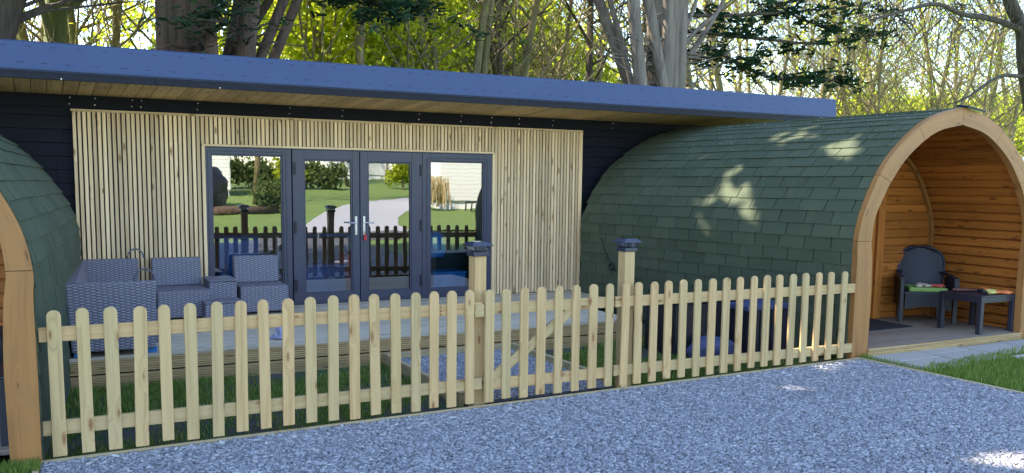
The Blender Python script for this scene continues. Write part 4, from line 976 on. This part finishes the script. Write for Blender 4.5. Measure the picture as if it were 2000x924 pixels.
spec = [('moss', 97, 17.5, 'mossy green trunk standing above the left end of the roof', None), ('dark', 1015, 19, 'dark trunk meeting a leaning stem behind the middle of the roof', None), ('dark', 1135, 20, 'dark shaggy trunk left of the grey cypress', None),
        ('pole', 845, 16.8, None, G), ('pole', 905, 17.2, None, G), ('pole', 875, 17.6, None, G), ('pole', 800, 17.2, None, G), ('pole', 935, 17.4, None, G), ('pole', 640, 16.9, None, G), ('pole', 710, 17.1, None, G), ('lean', 960, 18, None, G), ('slim', 62, 20, None, G), ('slim', 128, 21, None, G),
        ('slim2', 220, 20, None, G), ('lean', 250, 22, None, G), ('slim', 18, 23, None, G), ('twig', 170, 19, None, G), ('twig', 620, 20, None, G), ('twig', 720, 20, None, G), ('lean', 660, 24, None, G), ('twig', 560, 21, None, G),
        ('twig', 1060, 20, None, G), ('twig', 1100, 22, None, G), ('slim2', 1175, 23, None, G), ('lean', 1210, 25, None, G), ('slim', 1385, 22, None, G), ('slim2', 1405, 25, None, G), ('slim', 1450, 23, None, G), ('lean', 1480, 24, None, G),
        ('slim2', 1500, 27, None, G), ('slim', 1560, 24, None, G), ('twig', 1590, 22, None, G), ('slim2', 1625, 26, None, G), ('lean', 1655, 24, None, G), ('slim', 1690, 28, None, G), ('twig', 1720, 22, None, G), ('slim2', 1765, 23, None, G),
        ('lean', 1790, 26, None, G), ('twig', 1830, 21, None, G), ('slim', 1860, 27, None, G), ('slim2', 1890, 24, None, G), ('twig', 1920, 22, None, G), ('moss', 1945, 24, 'mossy trunk above the right pod arch near the picture edge', None), ('lean', 1970, 23, None, G), ('slim', 2010, 25, None, G), ('twig', 1540, 30, None, G), ('twig', 1360, 28, None, G), ('twig', 1670, 31, None, G), ('slim2', 1310, 29, None, G)]+[(('slim', 'slim2', 'twig', 'lean')[i % 4], px, 32+(i*5) % 9, None, G) for i, px in enumerate((1435, 1500, 1575, 1645, 1740, 1815, 1885, 1960, 40, 200, 1080))]
for i, (k, px, y, lab, g) in enumerate(spec):
    p = at(px, 230, y); r = random.Random(i*7+1)
    wtree(k, (p.x, y, -.09), r.uniform(-.5, .5) if k in ('lean', 'slim2') else r.random()*6.28, r.uniform(.85, 1.2)*(.8 if k == 'pole' else 1), lab or 'slender bare woodland tree with thin pale twigs behind the cabin', g)
# leafy shrubs lit from behind
G2 = 'leafy yellow green trees behind the cabin'
for i, (px, y, zc, rx, rz_, n, mat, lab) in enumerate([(570, 18, 4.2, 2.3, 3.2, 7500, 'spring', 0), (660, 18.6, 4.6, 2.3, 3.4, 7500, 'spring', 0), (750, 19, 4.6, 2.3, 3.4, 7500, 'spring', 0), (840, 26, 5.5, 3.2, 4.4, 13000, 'spring', 0), (960, 26, 5, 3.2, 4.2, 11000, 'spring', 0), (1050, 27, 4.5, 3, 3.6, 9000, 'spring', 0), (330, 27, 4.2, 2.6, 2.6, 3000, 'spring', 0), (110, 28, 3.4, 3.0, 1.8, 1800, 'spring', 0),
                                  (1690, 30, 3.4, 4.2, 2.7, 13000, 'spring', 0), (1840, 31, 3.6, 4.5, 2.8, 14000, 'spring', 0), (1985, 29, 3.5, 4.2, 3.0, 13000, 'spring', 0), (1560, 34, 3.6, 4.2, 2.5, 9000, 'spring', 0), (1440, 33, 3.2, 3.6, 2.3, 7000, 'spring', 0), (1760, 38, 4.6, 5, 3.4, 9000, 'spring', 0), (1920, 37, 4.6, 5, 3.4, 9000, 'spring', 0), (1200, 30, 3.6, 3, 2.6, 4500, 'spring', 0)]):
    p = at(px, 230, y); t = thing('leafy_tree', ['leafy yellow green tree in the backlit woodland above the left half of the roof', 'low leafy yellow green tree beyond the right end of the roof'][px > 1100], 'tree', (p.x, y, -.09), 0, [G2, 'low leafy trees beyond the pod'][px > 1100])
    C = clumped((0, 0, zc), (rx, 2.2, rz_), n, n//28, .24); V, Fq = leafquads(C, .105 if y < 22 else .15); np_mesh('crown', V, Fq, mat, t)
    mb = MB(); R = random.Random(i)
    for k in range(7):
        a = R.random()*6.28; mb.tube([(0, 0, 0), (math.cos(a)*.5, math.sin(a)*.4, zc*.5), (math.cos(a)*rx*.6, math.sin(a)*1.2, zc+rz_*.5)], [.07, .05, .015], 6)
    mb.build('trunk', 'bark_pale', t, 0, True)
# big bough and trunk at the right picture edge
mb = MB(); mb.tube(catmull([at(2025, 260, 13), at(2003, 120, 13), at(1998, 60, 13), at(1975, 10, 13), at(1955, -60, 13)], 4), np.linspace(.2, .12, 17), 12)
mb.tube(catmull([at(2000, 60, 13), at(1940, 38, 12.8), at(1880, 28, 12.7), at(1830, 8, 12.6), at(1770, 20, 12.5), at(1700, 40, 12.4)], 4), np.linspace(.075, .02, 21), 8)
mb.tube(catmull([at(2001, 150, 13), at(1950, 150, 12.9), at(1890, 190, 12.8), at(1850, 205, 12.8)], 4), np.linspace(.05, .012, 13), 7)
p = at(2025, 260, 13); mb.tube([(p.x+.12, 13, -.1), p], [.26, .2], 12)
R = random.Random(5)
for k in range(150):
    s_ = at(R.uniform(1690, 2000), R.uniform(-10, 60), 12.7); q = s_+Vector((R.uniform(-1.1, .6), R.uniform(-.4, .4), R.uniform(-1.2, .5))); mb.tube([s_, s_.lerp(q, .5)+Vector((0, 0, .12)), q], [.012, .008, .003], 4)
t = thing('old_tree', 'dark old trunk with a long bare bough at the right picture edge', 'tree', (p.x, 13, 0)); o = mb.build('trunk', 'bark_dark', t, 0, True); o.matrix_parent_inverse = Matrix.Translation((-p.x, -13, 0))

# ------------------------------------------------------------------ the site behind the viewer, seen in the glass
def caravan(label, x0, x1, y0, y1, z1, sides=(0, 1)):
    h0 = zb(y1) if y1 < 0 else 0
    t = thing('static_caravan', label, 'caravan', ((x0+x1)/2, (y0+y1)/2, h0)); T = Matrix.Translation((-(x0+x1)/2, -(y0+y1)/2, 0))
    def prt(mb, n, m, par=t, **k): o = mb.build(n, m, par, **k); o.matrix_parent_inverse = T if par == t else Matrix(); return o
    mb = MB(); mb.box(x0, x1, y0, y1, .35, z1); body = prt(mb, 'body', 'clad', bevel=.05)
    mb = MB(); mb.box(x0+.1, x1-.1, y0+.1, y1-.1, -.09, .349); prt(mb, 'skirting', 'white_paint')
    mb = MB(); xm = (y0+y1)/2; mb.prism([(x0-.1, z1), (x1+.1, z1), (x1-.2, z1+.35), (x0+.2, z1+.35)], y0-.1, y1+.1); prt(mb, 'roof', 'white_paint', bevel=.02)
    n = int((x1-x0)//2.2)
    for k in range(n):
        wx = x0+.7+k*(x1-x0-.6)/max(1, n)
        for yy in [(y1+.001, y0-.041)[q] for q in sides]: mb = MB(); mb.box(wx, wx+1.0, yy, yy+.04, 1.25, 2.1); prt(mb, 'window', 'solar', bevel=.01)
    return t
caravan('white static caravan reflected at the left of the glass', 3.8, 8.5, -27.5, -24, 3.0)
caravan('white static caravan reflected in the right glass panel', 16.3, 22.5, -19.5, -16.2, 2.7, (1,))
caravan('white static caravan seen far off beyond the right pod arch', 33.6, 40, 22, 26, 2.55)
caravan('white static caravan reflected behind the hedge in the door glass', 19.5, 23.5, -46, -42.5, 3.3)
blob('covered_heap', 'black_plastic', (6.5, -18.2, .95), (.85, .7, 1.0), 'heap under a dark sheet reflected at the left of the glass', 'covered heap', 12, True, .42)
mb = MB(); mb.tube([(5.9, -13.8, .42), (8.4, -14.3, .44)], .17, 10); tag(mb.build('log', 'bark_red', None, 0, True), 'felled log lying on the sunny grass behind the viewer', 'log')
def bush(name, mat, c, r, n, sz, label, cat, g=None, kind=None):
    t = thing(name, label, cat, (c[0], c[1], zb(c[1])-.05), 0, g); C = clumped((0, 0, c[2]), r, n, n//40, .2); V, Fq = leafquads(C, sz); np_mesh('foliage', V, Fq, mat, t)
    mb = MB(); mb.tube([(0, 0, 0), (0, 0, c[2])], [.06, .02], 6); mb.build('stem', 'bark_pale', t); return t
for i, x in enumerate((9.6, 11.2, 12.6, 14.0, 15.3, 19.8, 21.4)): bush('hedge_bush', ['hedgeleaf', 'hedgeleaf', 'spring'][i % 3], (x, -31+.4*(i % 3), .9+.25*(i % 2)), (1.0, .7, .8), 1300, .16, 'rounded hedge bush in the sunny row reflected by the door glass', 'bush', 'hedge bushes behind the viewer')
bush('fir_sapling', 'hedgeleaf', (8.3, -14.6, .6), (.45, .45, .7), 2500, .1, 'small green fir sapling by the log behind the viewer', 'sapling')
n = 110; C = np.stack([15.0+rng.random(n)*1.3, -15.8+rng.random(n)*.8, 1.0+rng.random(n)*.4], 1); a = np.stack([(rng.random(n)-.5)*.5, (rng.random(n)-.5)*.3, np.full(n, 1.)], 1); V, Fq = quads(C, a*.5, np.tile([.018, .006, 0], (n, 1)))
t = tag(np_mesh('pampas', V, Fq, 'reed'), 'clump of dry beige reeds beside the white caravan behind the viewer', 'reeds')
for i, (k, x, y, lab) in enumerate((('slim', 8.6, -19, 'tree with a pale trunk reflected in the left glass panel'), ('moss', 18.9, -26, 'mossy tree reflected in the right door leaf'), ('slim2', 13.5, -33, 'twiggy tree behind the hedge reflected in the left door leaf'), ('dark', 24, -22, 'dark tree behind the right caravan seen only in the glass'), ('twig', 10.8, -34, 'first twiggy tree standing behind the hedge row in the left glass panel'), ('slim', 15.8, -36, 'pale trunked tree behind the hedge row in the left door leaf'), ('twig', 20.5, -35, 'twiggy tree beyond the drive in the right door leaf'), ('slim2', 9.4, -31, 'leaning slim tree left of the hedge row in the glass'), ('slim', 12.2, -36, 'tall slim tree rising behind the middle of the hedge row in the glass'), ('twig', 14.6, -38, 'farthest twiggy tree behind the hedge row in the glass'), ('slim', 22.6, -38, 'tall slim tree beyond the far caravan in the glass'), ('slim2', 17.6, -34, 'slim tree standing where the pale track bends in the glass'), ('twig', 6.4, -29, 'twiggy tree behind the left caravan seen only in the glass'))):
    wtree(k, (x, y, zb(y)-.05), i*1.3, 1.0, lab, None)
t = garden_table('dark table standing on the lawn in front of the right caravan behind the viewer', (17.6, -14.9, zb(-14.9)), .9, .7)
chair('garden_chair', 'dark armchair standing on the lawn by the right caravan behind the viewer', (18.6, -14.9, zb(-14.9)), 2.2)
